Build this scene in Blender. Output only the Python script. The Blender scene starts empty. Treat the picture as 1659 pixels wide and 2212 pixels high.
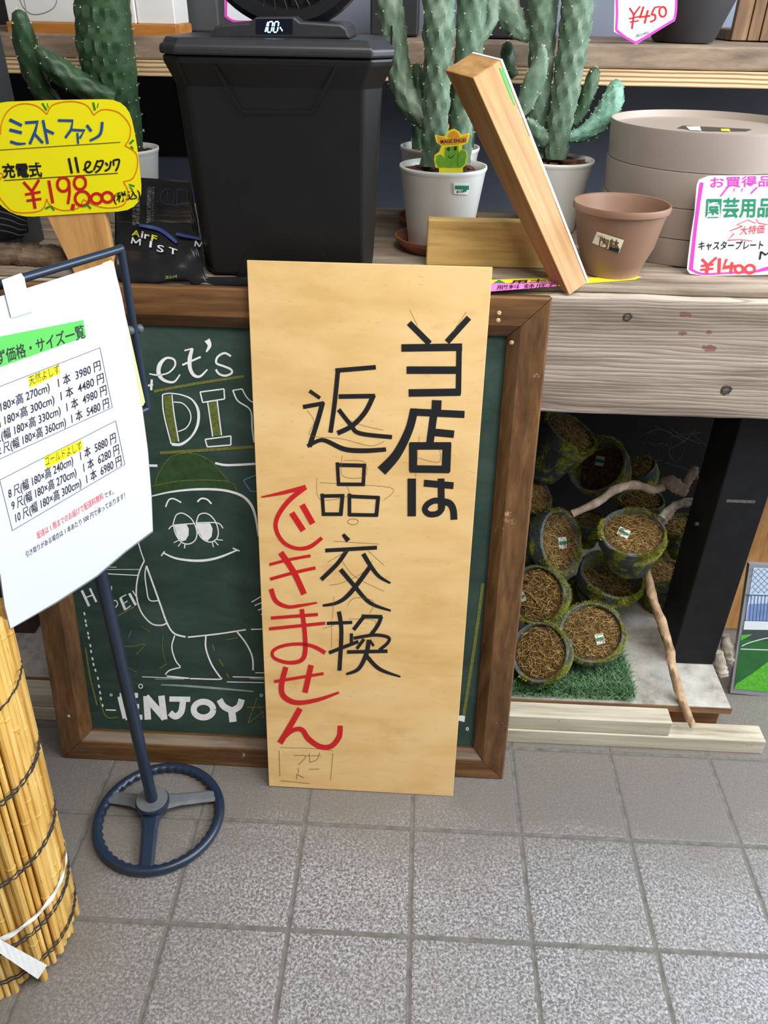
import bpy, bmesh, math, random
from mathutils import Vector, Matrix
random.seed(7)
SC = bpy.context.scene
COL = SC.collection

# ------------------------------------------------------------------ camera
F, CX, CY = 1703.975, 829.5, 1106.0
PITCH, YAW, ROLL = 0.5791723, -0.0382719, -0.0171610
TILE = 0.2
CAM = Vector((0.862041 * TILE, -4.513126 * TILE, 6.444485 * TILE))
_f = Vector((math.sin(YAW) * math.cos(PITCH), math.cos(YAW) * math.cos(PITCH), -math.sin(PITCH)))
_r = Vector((math.cos(YAW), -math.sin(YAW), 0))
_d = _f.cross(_r)
RIGHT = _r * math.cos(ROLL) + _d * math.sin(ROLL)
DOWN = _d * math.cos(ROLL) - _r * math.sin(ROLL)
FWD = _f
cd = bpy.data.cameras.new('camera')
cam = bpy.data.objects.new('camera', cd)
COL.objects.link(cam)
M = Matrix((RIGHT, -DOWN, -FWD)).transposed().to_4x4()
M.translation = CAM
cam.matrix_world = M
cd.sensor_fit = 'VERTICAL'
cd.sensor_height = 36.0
cd.lens = 36.0 * F / 2212.0
cd.clip_start = 0.02
SC.camera = cam

# ------------------------------------------------------------------ light
w = bpy.data.worlds.new('world')
SC.world = w
w.use_nodes = True
bg = w.node_tree.nodes['Background']
bg.inputs[0].default_value = (0.93, 0.96, 1.0, 1)
bg.inputs[1].default_value = 0.17


def area(name, loc, target, sx, sy, power, col):
    l = bpy.data.lights.new(name, 'AREA')
    l.shape = 'RECTANGLE'
    l.size, l.size_y = sx, sy
    l.energy = power
    l.color = col
    o = bpy.data.objects.new(name, l)
    COL.objects.link(o)
    o.location = loc
    o.rotation_euler = (Vector(target) - Vector(loc)).to_track_quat('-Z', 'Y').to_euler()
    return o


area('daylight_from_street', (2.3, -1.0, 2.3), (0.35, 0.2, 0.5), 1.3, 1.5, 48, (0.88, 0.94, 1.0))
area('floor_sheen_fill', (2.2, 0.25, 1.6), (0.75, -0.4, 0.1), 1.1, 1.2, 44, (0.78, 0.89, 1.0))  # added fill without a known source, gives the right floor a bluish sheen
area('shop_ceiling_light', (0.6, -0.65, 2.75), (0.1, 0.25, 0.7), 1.4, 0.9, 34, (1.0, 0.97, 0.93))
SC.view_settings.view_transform = 'Standard'
SC.view_settings.look = 'None'
SC.view_settings.exposure = 0.35
SC.view_settings.gamma = 1.0
SC.view_settings.use_curve_mapping = False


# ------------------------------------------------------------------ where a picture point lies in the place
def ray(u, v):
    return RIGHT * ((u - CX) / F) + DOWN * ((v - CY) / F) + FWD


def P(u, v, x=None, y=None, z=None):
    d = ray(u, v)
    t = (x - CAM.x) / d.x if x is not None else (y - CAM.y) / d.y if y is not None else (z - CAM.z) / d.z
    return CAM + d * t


def depth(p):
    return (Vector(p) - CAM).dot(FWD)


def PP(u, v, p0, n):
    d = ray(u, v)
    return CAM + d * ((Vector(p0) - CAM).dot(n) / d.dot(n))


def PD(u, v, dd):
    return CAM + ray(u, v) * dd


def xu(u, y, z):            # x of the point at (y, z) seen in column u
    k = (u - CX) / F
    # (p-CAM).RIGHT = k (p-CAM).FWD
    a = RIGHT - FWD * k
    return CAM.x - (a.y * (y - CAM.y) + a.z * (z - CAM.z)) / a.x


def zv(v, x, y):
    k = (v - CY) / F
    a = DOWN - FWD * k
    return CAM.z - (a.x * (x - CAM.x) + a.y * (y - CAM.y)) / a.z


# ------------------------------------------------------------------ materials
MATS = {}


def lin(c):
    return tuple((x / 12.92 if x <= 0.04045 else ((x + 0.055) / 1.055) ** 2.4) for x in c)


def rgb(r, g, b):
    return lin((r / 255, g / 255, b / 255))


class NT:
    def __init__(s, name):
        s.m = bpy.data.materials.new(name)
        s.m.use_nodes = True
        s.t = s.m.node_tree
        s.b = s.t.nodes['Principled BSDF']

    def n(s, typ, **kw):
        o = s.t.nodes.new(typ)
        for k, v in kw.items():
            setattr(o, k, v)
        return o

    def l(s, a, b):
        s.t.links.new(a, b)

    def coords(s, scale=(1, 1, 1), kind='Object', loc=(0, 0, 0)):
        tc = s.n('ShaderNodeTexCoord')
        mp = s.n('ShaderNodeMapping')
        mp.inputs['Scale'].default_value = scale
        mp.inputs['Location'].default_value = loc
        s.l(tc.outputs[kind], mp.inputs[0])
        return mp.outputs[0]

    def noise(s, co, scale, detail=4, rough=0.55, dist=0.0):
        o = s.n('ShaderNodeTexNoise')
        o.inputs['Scale'].default_value = scale
        o.inputs['Detail'].default_value = detail
        o.inputs['Roughness'].default_value = rough
        o.inputs['Distortion'].default_value = dist
        s.l(co, o.inputs['Vector'])
        return o.outputs['Fac']

    def ramp(s, fac, stops):
        o = s.n('ShaderNodeValToRGB')
        e = o.color_ramp.elements
        while len(e) < len(stops):
            e.new(0.5)
        for k, (p, c) in enumerate(stops):
            e[k].position = p
            e[k].color = (*c, 1) if len(c) == 3 else c
        s.l(fac, o.inputs[0])
        return o.outputs[0]

    def mix(s, fac, a, b, mode='MIX'):
        o = s.n('ShaderNodeMix', data_type='RGBA', blend_type=mode)
        for k, val in ((0, fac), (6, a), (7, b)):
            if hasattr(val, 'links'):
                s.l(val, o.inputs[k])
            else:
                o.inputs[k].default_value = val if k == 0 else (*val, 1)
        return o.outputs[2]

    def math(s, op, a, b=0.0):
        o = s.n('ShaderNodeMath', operation=op)
        for k, val in ((0, a), (1, b)):
            if hasattr(val, 'links'):
                s.l(val, o.inputs[k])
            else:
                o.inputs[k].default_value = val
        return o.outputs[0]

    def col(s, c):
        if hasattr(c, 'links'):
            s.l(c, s.b.inputs['Base Color'])
        else:
            s.b.inputs['Base Color'].default_value = (*c, 1)

    def rough(s, r):
        if hasattr(r, 'links'):
            s.l(r, s.b.inputs['Roughness'])
        else:
            s.b.inputs['Roughness'].default_value = r

    def bump(s, h, strength=0.4, dist=0.002):
        o = s.n('ShaderNodeBump')
        o.inputs['Strength'].default_value = strength
        o.inputs['Distance'].default_value = dist
        s.l(h, o.inputs['Height'])
        s.l(o.outputs[0], s.b.inputs['Normal'])


def plain(name, c, rough=0.5, var=0.12, scale=25, metallic=0.0, bump=0.0, spec=0.5):
    if name in MATS:
        return MATS[name]
    n = NT(name)
    co = n.coords()
    f = n.noise(co, scale, 5)
    n.col(n.ramp(f, [(0.3, tuple(x * (1 - var) for x in c)), (0.7, tuple(min(1, x * (1 + var)) for x in c))]))
    n.rough(rough)
    n.b.inputs['Metallic'].default_value = metallic
    n.b.inputs['Specular IOR Level'].default_value = spec
    if bump:
        n.bump(n.noise(co, scale * 8, 3), bump, 0.001)
    MATS[name] = n.m
    return n.m


def wood(name, c_dark, c_mid, c_light, scale=(3, 40, 40), rough=0.6, bump=0.3, contrast=1.0, wear=None, wearamt=0.62, line=0.0):
    if name in MATS:
        return MATS[name]
    n = NT(name)
    co = n.coords(scale)
    f = n.noise(co, 1.0, 7, 0.62, 0.6)
    co2 = n.coords(tuple(x * 3.2 for x in scale), loc=(3, 1, 2))
    g = n.noise(co2, 1.0, 4, 0.6, 0.2)
    ff = n.math('ADD', n.math('MULTIPLY', f, 0.65), n.math('MULTIPLY', g, 0.35))
    h = 0.16 / contrast
    c = n.ramp(ff, [(0.5 - h, c_dark), (0.5, c_mid), (0.5 + h, c_light)])
    if line:
        # fine raised growth rings
        wv = n.n('ShaderNodeTexWave', wave_type='BANDS', bands_direction='Z')
        wv.inputs['Scale'].default_value = line
        wv.inputs['Distortion'].default_value = 9.0
        wv.inputs['Detail'].default_value = 3.0
        wv.inputs['Detail Scale'].default_value = 0.35
        n.l(n.coords((0.12, 1, 1)), wv.inputs[0])
        lw = n.ramp(wv.outputs['Fac'], [(0.0, (0.45, 0.42, 0.4)), (0.22, (1, 1, 1))])
        c = n.mix(0.75, c, lw, 'MULTIPLY')
    if wear:
        wc = n.noise(n.coords((18, 18, 18), loc=(7, 7, 7)), 1.0, 8, 0.72)
        wf = n.ramp(wc, [(wearamt, (0, 0, 0)), (wearamt + 0.05, (1, 1, 1))])
        c = n.mix(wf, c, wear)
    n.col(c)
    n.rough(rough)
    n.bump(ff, bump, 0.003)
    MATS[name] = n.m
    return n.m


def emit(name, c, s):
    n = NT(name)
    n.col((0.02, 0.02, 0.02))
    n.b.inputs['Emission Color'].default_value = (*c, 1)
    n.b.inputs['Emission Strength'].default_value = s
    return n.m


def ink(name, c, rough=0.55):
    return plain(name, c, rough, 0.04, 60)


BLACK_INK = ink('black_marker', rgb(28, 28, 30), 0.4)
RED_INK = ink('red_marker', rgb(205, 28, 28), 0.45)
PENCIL = ink('pencil', rgb(120, 95, 60), 0.6)
CHALK = plain('white_chalk_paint', rgb(248, 248, 245), 0.8, 0.10, 90)
CHALK_DIM = plain('rubbed_chalk', rgb(150, 160, 155), 0.9, 0.15, 90)
CHALK_OLIVE = plain('olive_chalk', rgb(98, 108, 42), 0.9, 0.45, 300)
CHALK_FAINT = plain('faint_olive_chalk', rgb(112, 114, 50), 0.9, 0.35, 300)
CHALK_GREEN = plain('green_chalk', rgb(44, 72, 34), 0.9, 0.3, 60)
CHALK_BLUE = plain('blue_chalk', rgb(95, 130, 160), 0.9, 0.2, 200)


# ------------------------------------------------------------------ mesh helpers
def new():
    return bmesh.new()


def hexa(bm, b, t):
    """b, t: four bottom and four top points, same order."""
    vb = [bm.verts.new(p) for p in b]
    vt = [bm.verts.new(p) for p in t]
    bm.faces.new(vb[::-1])
    bm.faces.new(vt)
    for i in range(4):
        bm.faces.new((vb[i], vb[(i + 1) % 4], vt[(i + 1) % 4], vt[i]))


def box(bm, lo, hi):
    (a, b, c), (d, e, f) = lo, hi
    hexa(bm, [(a, b, c), (d, b, c), (d, e, c), (a, e, c)], [(a, b, f), (d, b, f), (d, e, f), (a, e, f)])


def prism(bm, poly, vec, mi=0):
    vec = Vector(vec)
    a = [bm.verts.new(p) for p in poly]
    b = [bm.verts.new(Vector(p) + vec) for p in poly]
    fs = [bm.faces.new(a), bm.faces.new(b[::-1])]
    n = len(a)
    for i in range(n):
        fs.append(bm.faces.new((a[i], b[i], b[(i + 1) % n], a[(i + 1) % n])))
    for f in fs:
        f.material_index = mi
    return fs


def spline(pts, sub=6):
    pts = [Vector(p) for p in pts]
    if len(pts) < 3:
        return pts
    out = []
    for i in range(len(pts) - 1):
        p0 = pts[max(i - 1, 0)]
        p1, p2 = pts[i], pts[i + 1]
        p3 = pts[min(i + 2, len(pts) - 1)]
        for k in range(sub):
            t = k / sub
            out.append(0.5 * ((2 * p1) + (p2 - p0) * t + (2 * p0 - 5 * p1 + 4 * p2 - p3) * t * t + (3 * p1 - p0 - 3 * p2 + p3) * t ** 3))
    out.append(pts[-1])
    return out


def tube(bm, pts, rad, seg=10, sub=0, rfun=None, cap=True, flat=None):
    """tube along pts; rad number or list; rfun(i/n, ang) multiplies the radius; flat=(vector, factor) squashes."""
    pts = [Vector(p) for p in pts]
    if not isinstance(rad, (list, tuple)):
        rad = [rad] * len(pts)
    if sub:
        q = spline([(p.x, p.y, p.z) for p in pts], sub)
        rr = []
        for i in range(len(pts) - 1):
            for k in range(sub):
                t = k / sub
                t = t * t * (3 - 2 * t)
                rr.append(rad[i] * (1 - t) + rad[i + 1] * t)
        rr.append(rad[-1])
        if len(pts) < 3:
            q = [pts[0].lerp(pts[1], k / sub) for k in range(sub + 1)]
        pts, rad = q, rr
    n = len(pts)
    rings = []
    up = None
    for i, p in enumerate(pts):
        t = (pts[min(i + 1, n - 1)] - pts[max(i - 1, 0)]).normalized()
        if up is None:
            up = Vector((0, -1, 0)) if abs(t.y) < 0.9 else Vector((0, 0, 1))
        a = (up - t * up.dot(t)).normalized()
        up = a
        b = t.cross(a)
        ring = []
        for k in range(seg):
            an = 2 * math.pi * k / seg
            r = rad[i] * (rfun(i / (n - 1), an) if rfun else 1)
            off = (a * math.cos(an) + b * math.sin(an)) * r
            if flat:
                fv, ff = flat
                off = off - fv * off.dot(fv) * (1 - ff)
            ring.append(bm.verts.new(p + off))
        rings.append(ring)
    for i in range(n - 1):
        for k in range(seg):
            bm.faces.new((rings[i][k], rings[i][(k + 1) % seg], rings[i + 1][(k + 1) % seg], rings[i + 1][k]))
    if cap:
        bm.faces.new(rings[0][::-1])
        bm.faces.new(rings[-1])
    return rings


def lathe(bm, c, prof, seg=48, axis=None):
    """prof (r, h) list revolved round a vertical (or given) axis through c."""
    c = Vector(c)
    ax = Vector(axis).normalized() if axis else Vector((0, 0, 1))
    a = ax.orthogonal().normalized()
    b = ax.cross(a)
    rings = []
    for r, h in prof:
        if r < 1e-6:
            rings.append([bm.verts.new(c + ax * h)])
        else:
            rings.append([bm.verts.new(c + ax * h + (a * math.cos(2 * math.pi * k / seg) + b * math.sin(2 * math.pi * k / seg)) * r) for k in range(seg)])
    for A, B in zip(rings, rings[1:]):
        for k in range(seg):
            k2 = (k + 1) % seg
            if len(A) == 1 and len(B) == 1:
                continue
            if len(A) == 1:
                bm.faces.new((A[0], B[k2], B[k]))
            elif len(B) == 1:
                bm.faces.new((A[k], A[k2], B[0]))
            else:
                bm.faces.new((A[k], A[k2], B[k2], B[k]))


def sphere(bm, c, r, seg=12):
    lathe(bm, c, [(r * math.sin(math.pi * k / 8), -r * math.cos(math.pi * k / 8)) for k in range(9)], seg)


def jitter(bm, amp, freq=30.0, seed=0):
    from mathutils import noise
    for v in bm.verts:
        o = Vector((seed * 3.1, seed * 1.7, seed))
        v.co += noise.noise_vector(v.co * freq + o) * amp


# ------------------------------------------------------------------ objects
def thing(name, label, cat, loc, group=None):
    o = bpy.data.objects.new(name, None)
    o.empty_display_size = 0.05
    COL.objects.link(o)
    o.location = loc
    o['label'] = label
    o['category'] = cat
    if group:
        o['group'] = group
    return o


def origin(o):
    t = Vector((0, 0, 0))
    while o is not None:
        t += Vector(o.location)
        o = o.parent
    return t


def part(name, bm, m, parent=None, smooth=False, bevel=0.0, label=None, loc=None, wn=False):
    """Links one mesh object (points given in the place's metres)."""
    if parent is not None:
        off = origin(parent)
    else:
        off = Vector(loc) if loc is not None else Vector((0, 0, 0))
    bmesh.ops.recalc_face_normals(bm, faces=bm.faces)
    for v in bm.verts:
        v.co -= off
    me = bpy.data.meshes.new(name)
    bm.to_mesh(me)
    bm.free()
    for mm in (m if isinstance(m, (list, tuple)) else [m]):
        me.materials.append(mm)
    if smooth:
        for p in me.polygons:
            p.use_smooth = True
        me.set_sharp_from_angle(angle=math.radians(42))
    o = bpy.data.objects.new(name, me)
    COL.objects.link(o)
    if parent is not None:
        o.parent = parent
    else:
        o.location = off
    if bevel:
        b = o.modifiers.new('bevel', 'BEVEL')
        b.width = bevel
        b.segments = 2
        b.limit_method = 'ANGLE'
        b.angle_limit = math.radians(40)
    if label:
        o['label'] = label
    return o


def tag(o, label, cat, group=None, kind=None):
    o['label'] = label
    o['category'] = cat
    if group:
        o['group'] = group
    if kind:
        o['kind'] = kind
    return o


def struct(name, bm, m):
    o = part(name, bm, m)
    o['kind'] = 'structure'
    return o


# ------------------------------------------------------------------ writing
def ribbon2(pts, w, smooth=True, taper=None):
    """pts 2-D, w width or list -> list of quads' left/right points."""
    p = [Vector((a[0], a[1], 0)) for a in pts]
    ws = list(w) if isinstance(w, (list, tuple)) else [w] * len(p)
    if smooth and len(p) > 2:
        q = spline(p, 6)
        ww = []
        for i in range(len(p) - 1):
            ww += [ws[i] + (ws[i + 1] - ws[i]) * k / 6 for k in range(6)]
        ww.append(ws[-1])
        p, ws = q, ww
    L, R = [], []
    for i in range(len(p)):
        t = p[min(i + 1, len(p) - 1)] - p[max(i - 1, 0)]
        if t.length < 1e-9:
            t = Vector((1, 0, 0))
        t.normalize()
        nn = Vector((-t.y, t.x, 0)) * ws[i] * 0.5
        if not smooth and 0 < i < len(p) - 1:
            t1 = (p[i] - p[i - 1]).normalized()
            c = max(0.5, abs(Vector((-t1.y, t1.x, 0)).dot(Vector((-t.y, t.x, 0)))))
            nn = nn / c
        L.append(p[i] + nn)
        R.append(p[i] - nn)
    return L, R


def draw(bm, strokes, surf, o=(0, 0), s=1.0, mi=0, smooth=True):
    """strokes: (points, width) in picture units of a crop at o with scale s; surf(u, v, k) -> place."""
    for k, st in enumerate(strokes):
        pts, wd = st[0], st[1]
        sm = st[2] if len(st) > 2 else smooth
        L, R = ribbon2(pts, wd, sm)
        L = [bm.verts.new(surf(o[0] + a.x / s, o[1] + a.y / s, k)) for a in L]
        R = [bm.verts.new(surf(o[0] + a.x / s, o[1] + a.y / s, k)) for a in R]
        for i in range(len(L) - 1):
            f = bm.faces.new((L[i], L[i + 1], R[i + 1], R[i]))
            f.material_index = mi


def fill(bm, pts, surf, o=(0, 0), s=1.0, mi=0, k=0):
    f = bm.faces.new([bm.verts.new(surf(o[0] + a[0] / s, o[1] + a[1] / s, k)) for a in pts])
    f.material_index = mi


def ring_pts(cx, cy, rx, ry, n=16, a0=0, a1=2 * math.pi):
    return [(cx + rx * math.cos(a0 + (a1 - a0) * i / n), cy + ry * math.sin(a0 + (a1 - a0) * i / n)) for i in range(n + 1)]


def rounded(pts, r, n=5):
    out = []
    k = len(pts)
    for i in range(k):
        a, b, c = Vector(pts[i - 1]), Vector(pts[i]), Vector(pts[(i + 1) % k])
        d1, d2 = (a - b), (c - b)
        q = min(r, d1.length * 0.49, d2.length * 0.49)
        p1, p2 = b + d1.normalized() * q, b + d2.normalized() * q
        for j in range(n + 1):
            t = j / n
            p = p1 * (1 - t) ** 2 + b * 2 * t * (1 - t) + p2 * t * t
            out.append((p.x, p.y))
    return out


_tc = {}


def glyphs(s, bold=0.0):
    key = (s, bold)
    if key not in _tc:
        c = bpy.data.curves.new('lettering', 'FONT')
        c.body = s
        c.resolution_u = 3
        c.offset = bold
        o = bpy.data.objects.new('lettering', c)
        COL.objects.link(o)
        bpy.context.view_layer.update()
        me = bpy.data.meshes.new_from_object(o.evaluated_get(bpy.context.evaluated_depsgraph_get()))
        vs = [(v.co.x, v.co.y) for v in me.vertices]
        fs = [tuple(p.vertices) for p in me.polygons]
        bpy.data.objects.remove(o)
        bpy.data.meshes.remove(me)
        bpy.data.curves.remove(c)
        _tc[key] = (vs, fs)
    return _tc[key]


def write(bm, s, L, R, up, surf, mi=0, bold=0.0, k=1):
    """print s with its ink box from L to R along its base; up = picture vector of the box height."""
    vs, fs = glyphs(s, bold)
    x0, x1 = min(a for a, b in vs), max(a for a, b in vs)
    y0, y1 = min(b for a, b in vs), max(b for a, b in vs)
    out = []
    for a, b in vs:
        tx = (a - x0) / (x1 - x0)
        ty = (b - y0) / max(1e-6, y1 - y0)
        out.append(bm.verts.new(surf(L[0] + (R[0] - L[0]) * tx + up[0] * ty, L[1] + (R[1] - L[1]) * tx + up[1] * ty, k)))
    for f in fs:
        try:
            bm.faces.new([out[i] for i in f]).material_index = mi
        except ValueError:
            pass


def plane_surf(p0, n, lift=0.0006):
    p0, n = Vector(p0), Vector(n).normalized()
    if n.dot(CAM - p0) < 0:
        n = -n
    return lambda u, v, k=0: PP(u, v, p0 + n * (lift + 0.00002 * max(-15, min(k, 40))), n)


# ================================================================== the setting
TOP, BY, PZ = 0.912, 0.325, 0.081

n = NT('floor_tiles')
co = n.coords()
sx = n.n('ShaderNodeSeparateXYZ')
n.l(co, sx.inputs[0])
gx = n.math('PINGPONG', sx.outputs[0], TILE / 2)
gy = n.math('PINGPONG', sx.outputs[1], TILE / 2)
g = n.math('MINIMUM', gx, gy)
grout = n.math('LESS_THAN', g, 0.0034)
edge = n.math('LESS_THAN', g, 0.0046)
sp = n.noise(co, 230, 3, 0.6, 0.6)
spk = n.ramp(sp, [(0.40, rgb(96, 91, 89)), (0.52, rgb(142, 139, 138)), (0.64, rgb(180, 180, 182))])
big = n.noise(co, 3.2, 4, 0.6)
base = n.mix(n.ramp(big, [(0.40, (0.25, 0.25, 0.25)), (0.62, (0.0, 0.0, 0.0))]), spk, rgb(138, 130, 121))
# dry dust towards the furniture and the reed roll
dn = n.noise(n.coords((5, 9, 1), loc=(2, 5, 0)), 1.0, 6, 0.7)
dust_y = n.math('MULTIPLY', n.math('ADD', sx.outputs[1], 0.12), 3.2)
dust_x = n.math('MULTIPLY', n.math('SUBTRACT', -0.05, sx.outputs[0]), 1.5)
dd = n.math('ADD', n.math('MULTIPLY', dn, 0.9), n.math('ADD', n.math('MAXIMUM', n.math('MINIMUM', dust_y, 0.8), 0.0), n.math('MAXIMUM', n.math('MINIMUM', dust_x, 0.8), 0.0)))
dfac = n.ramp(dd, [(0.45, (0, 0, 0)), (1.35, (0.85, 0.85, 0.85))])
base = n.mix(dfac, base, rgb(114, 106, 97))
groutc = n.ramp(n.noise(co, 40, 4), [(0.35, rgb(94, 90, 84)), (0.65, rgb(120, 116, 108))])
n.col(n.mix(grout, n.mix(n.math('MULTIPLY', edge, 0.55), base, rgb(70, 66, 62)), groutc))
n.rough(n.mix(grout, n.ramp(sp, [(0.35, (0.56, 0.56, 0.56)), (0.65, (0.32, 0.32, 0.32))]), (0.85, 0.85, 0.85)))
hh = n.math('SUBTRACT', n.math('MULTIPLY', sp, 0.45), n.math('MULTIPLY', n.ramp(g, [(0.0028, (1, 1, 1)), (0.0046, (0, 0, 0))]), 1.0))
n.bump(hh, 0.6, 0.002)
bm = new()
box(bm, (-2.2, -2.6, -0.05), (2.6, 1.3, 0))
struct('floor', bm, n.m)

n = NT('back_wall_paint')
co = n.coords()
n.col(n.ramp(n.noise(co, 3, 5), [(0.3, rgb(122, 130, 146)), (0.7, rgb(148, 156, 172))]))
n.rough(0.7)
n.bump(n.noise(co, 60, 4), 0.2, 0.002)
bm = new()
box(bm, (-2.2, 1.2, 0), (2.6, 1.3, 2.6))
struct('wall_back', bm, n.m)

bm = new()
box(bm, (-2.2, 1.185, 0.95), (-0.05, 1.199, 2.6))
struct('wall_shade_sheet', bm, plain('wall_shade_black', rgb(28, 27, 28), 0.7, 0.2, 8))  # black sheet added as painted shade behind the left half

# ================================================================== materials used by several things
GREYWOOD = wood('weathered_grey_wood', rgb(112, 100, 90), rgb(158, 147, 136), rgb(190, 180, 168), (2.2, 40, 34), 0.75, 0.5, 1.0, line=62)
PLANKTOP = wood('worn_plank_wood', rgb(70, 58, 46), rgb(140, 124, 106), rgb(182, 168, 148), (2.5, 26, 26), 0.75, 0.5, 0.85)
BLACKWOOD = plain('black_stained_wood', rgb(20, 20, 22), 0.65, 0.3, 30, bump=0.2, spec=0.3)
BROWNWOOD = wood('brown_stained_wood', rgb(66, 38, 18), rgb(104, 71, 39), rgb(136, 96, 56), (3.0, 34, 34), 0.42, 0.25, 0.9, wear=rgb(196, 160, 116), wearamt=0.66)
BROWNWOOD_V = wood('brown_stained_wood_upright', rgb(66, 38, 18), rgb(102, 70, 39), rgb(134, 95, 56), (34, 34, 3.0), 0.42, 0.25, 0.9, wear=rgb(196, 160, 116), wearamt=0.66)
WHITEWOOD = wood('whitewashed_timber', rgb(140, 122, 98), rgb(196, 184, 162), rgb(222, 213, 194), (2.2, 30, 30), 0.8, 0.4, 0.8, wear=rgb(150, 118, 86), wearamt=0.63)
PINE = wood('pine_wood', rgb(176, 120, 62), rgb(214, 160, 96), rgb(228, 180, 120), (30, 30, 2.5), 0.5, 0.15, 0.9)
PINEBLOCK = wood('treated_softwood', rgb(164, 126, 66), rgb(205, 168, 98), rgb(222, 190, 124), (2.6, 30, 30), 0.55, 0.2, 0.9)
SHELFPLY_C = None
STEELBLUE = plain('dark_blue_paint', rgb(28, 43, 62), 0.32, 0.12, 40, spec=0.6)
DUSTYBLUE = plain('dusty_blue_paint', rgb(98, 100, 102), 0.7, 0.2, 25)
WHITEPOT = plain('white_pot_plastic', rgb(226, 226, 220), 0.35, 0.03, 10)
SOIL = plain('bark_chip_soil', rgb(92, 60, 40), 0.9, 0.6, 60, bump=0.8)
TERRA = plain('terracotta_plastic', rgb(150, 92, 68), 0.55, 0.2, 40)
PAPER = plain('white_paper', rgb(228, 229, 234), 0.55, 0.02, 8)
WHITE_PLASTIC = plain('white_glossy_card', rgb(244, 244, 246), 0.3, 0.02, 8)
PINK_INK = ink('pink_marker', rgb(236, 60, 190))
GREEN_INK = ink('green_marker', rgb(20, 140, 96))
CORAL_INK = ink('coral_marker', rgb(228, 66, 70))

# ================================================================== table
table = thing('display_table', 'weathered grey timber display table with black legs', 'table', (0.2, 0.6, 0))
# --- front beam, with knots and paint stains
n = NT('beam_wood')
co = n.coords((2.2, 40, 34))
f1 = n.noise(co, 1.0, 7, 0.62, 0.6)
wv = n.n('ShaderNodeTexWave', wave_type='BANDS', bands_direction='Z')
wv.inputs['Scale'].default_value = 46.0
wv.inputs['Distortion'].default_value = 26.0
wv.inputs['Detail'].default_value = 4.0
wv.inputs['Detail Scale'].default_value = 0.16
wv.inputs['Detail Roughness'].default_value = 0.62
n.l(n.coords((0.14, 0.5, 1.0)), wv.inputs[0])
fg = n.noise(n.coords((6, 60, 260)), 1.0, 5, 0.7, 0.3)
c = n.ramp(f1, [(0.34, rgb(140, 124, 110)), (0.5, rgb(174, 159, 144)), (0.68, rgb(196, 184, 169))])
c = n.mix(0.6, c, n.ramp(fg, [(0.30, (0.42, 0.38, 0.34)), (0.44, (0.95, 0.94, 0.92)), (0.6, (1, 1, 1))]), 'MULTIPLY')
c = n.mix(0.7, c, n.ramp(wv.outputs['Fac'], [(0.0, (0.40, 0.36, 0.32)), (0.12, (0.85, 0.83, 0.80)), (0.3, (1, 1, 1))]), 'MULTIPLY')
kco = n.coords()
for (ku, kv, kr) in ((1355, 685, 0.0085), (1568, 843, 0.0105)):
    kp = P(ku, kv, y=BY) - Vector((0.2, 0.6, 0))
    dn_ = n.n('ShaderNodeVectorMath', operation='DISTANCE')
    n.l(kco, dn_.inputs[0])
    dn_.inputs[1].default_value = kp
    dz = n.math('ADD', dn_.outputs['Value'], n.math('MULTIPLY', n.math('SUBTRACT', n.noise(kco, 160, 3), 0.5), 0.008))
    c = n.mix(n.ramp(n.math('DIVIDE', dz, kr), [(0.75, (1, 1, 1)), (1.0, (0, 0, 0))]), c, rgb(52, 44, 38))
    c = n.mix(n.ramp(n.math('DIVIDE', dz, kr * 0.75), [(0.45, (0.6, 0.6, 0.6)), (0.8, (0, 0, 0))]), c, rgb(118, 106, 94))
for (ku, kv, kr) in ((1532, 752, 0.012), (1478, 720, 0.007), (1530, 718, 0.006), (1480, 680, 0.009)):
    kp = P(ku, kv, y=BY) - Vector((0.2, 0.6, 0))
    mp = n.n('ShaderNodeVectorMath', operation='SUBTRACT')
    n.l(kco, mp.inputs[0])
    mp.inputs[1].default_value = kp
    sc = n.n('ShaderNodeVectorMath', operation='MULTIPLY')
    n.l(mp.outputs[0], sc.inputs[0])
    sc.inputs[1].default_value = (0.8, 1, 1.6)
    ln = n.n('ShaderNodeVectorMath', operation='LENGTH')
    n.l(sc.outputs[0], ln.inputs[0])
    dz = n.math('ADD', ln.outputs['Value'], n.math('MULTIPLY', n.math('SUBTRACT', n.noise(kco, 110, 3), 0.5), 0.016))
    c = n.mix(n.ramp(n.math('DIVIDE', dz, kr), [(0.7, (0.8, 0.8, 0.8)), (0.85, (0, 0, 0))]), c, rgb(128, 74, 62))
n.col(c)
n.rough(0.78)
n.bump(n.math('ADD', n.math('ADD', f1, fg), n.math('MULTIPLY', wv.outputs['Fac'], 0.35)), 0.5, 0.002)
BEAM = n.m
zb = P(1400, 899, y=BY).z
bm = new()
box(bm, (-1.1, BY, zb), (1.5, BY + 0.055, 0.900))
bmesh.ops.subdivide_edges(bm, edges=[e for e in bm.edges if abs(e.verts[0].co.x - e.verts[1].co.x) > 1], cuts=60)
jitter(bm, 0.0018, 14)
part('apron_beam', bm, BEAM, table, bevel=0.004)
ys = [BY + 0.020, 0.47, 0.60, 0.73, 0.86]
for i in range(4):
    bm = new()
    box(bm, (-1.1, ys[i], 0.9005 if ys[i] < BY + 0.05 else 0.89), (1.5, ys[i + 1] - 0.006, TOP))
    bmesh.ops.subdivide_edges(bm, edges=[e for e in bm.edges if abs(e.verts[0].co.x - e.verts[1].co.x) > 1], cuts=60)
    for v in bm.verts:
        if v.co.z > 0.91:
            pass
        v.co.y += 0.003 * math.sin(v.co.x * 17 + i) if i == 0 else 0
    part('top_plank', bm, PLANKTOP, table, bevel=0.003)
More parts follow.
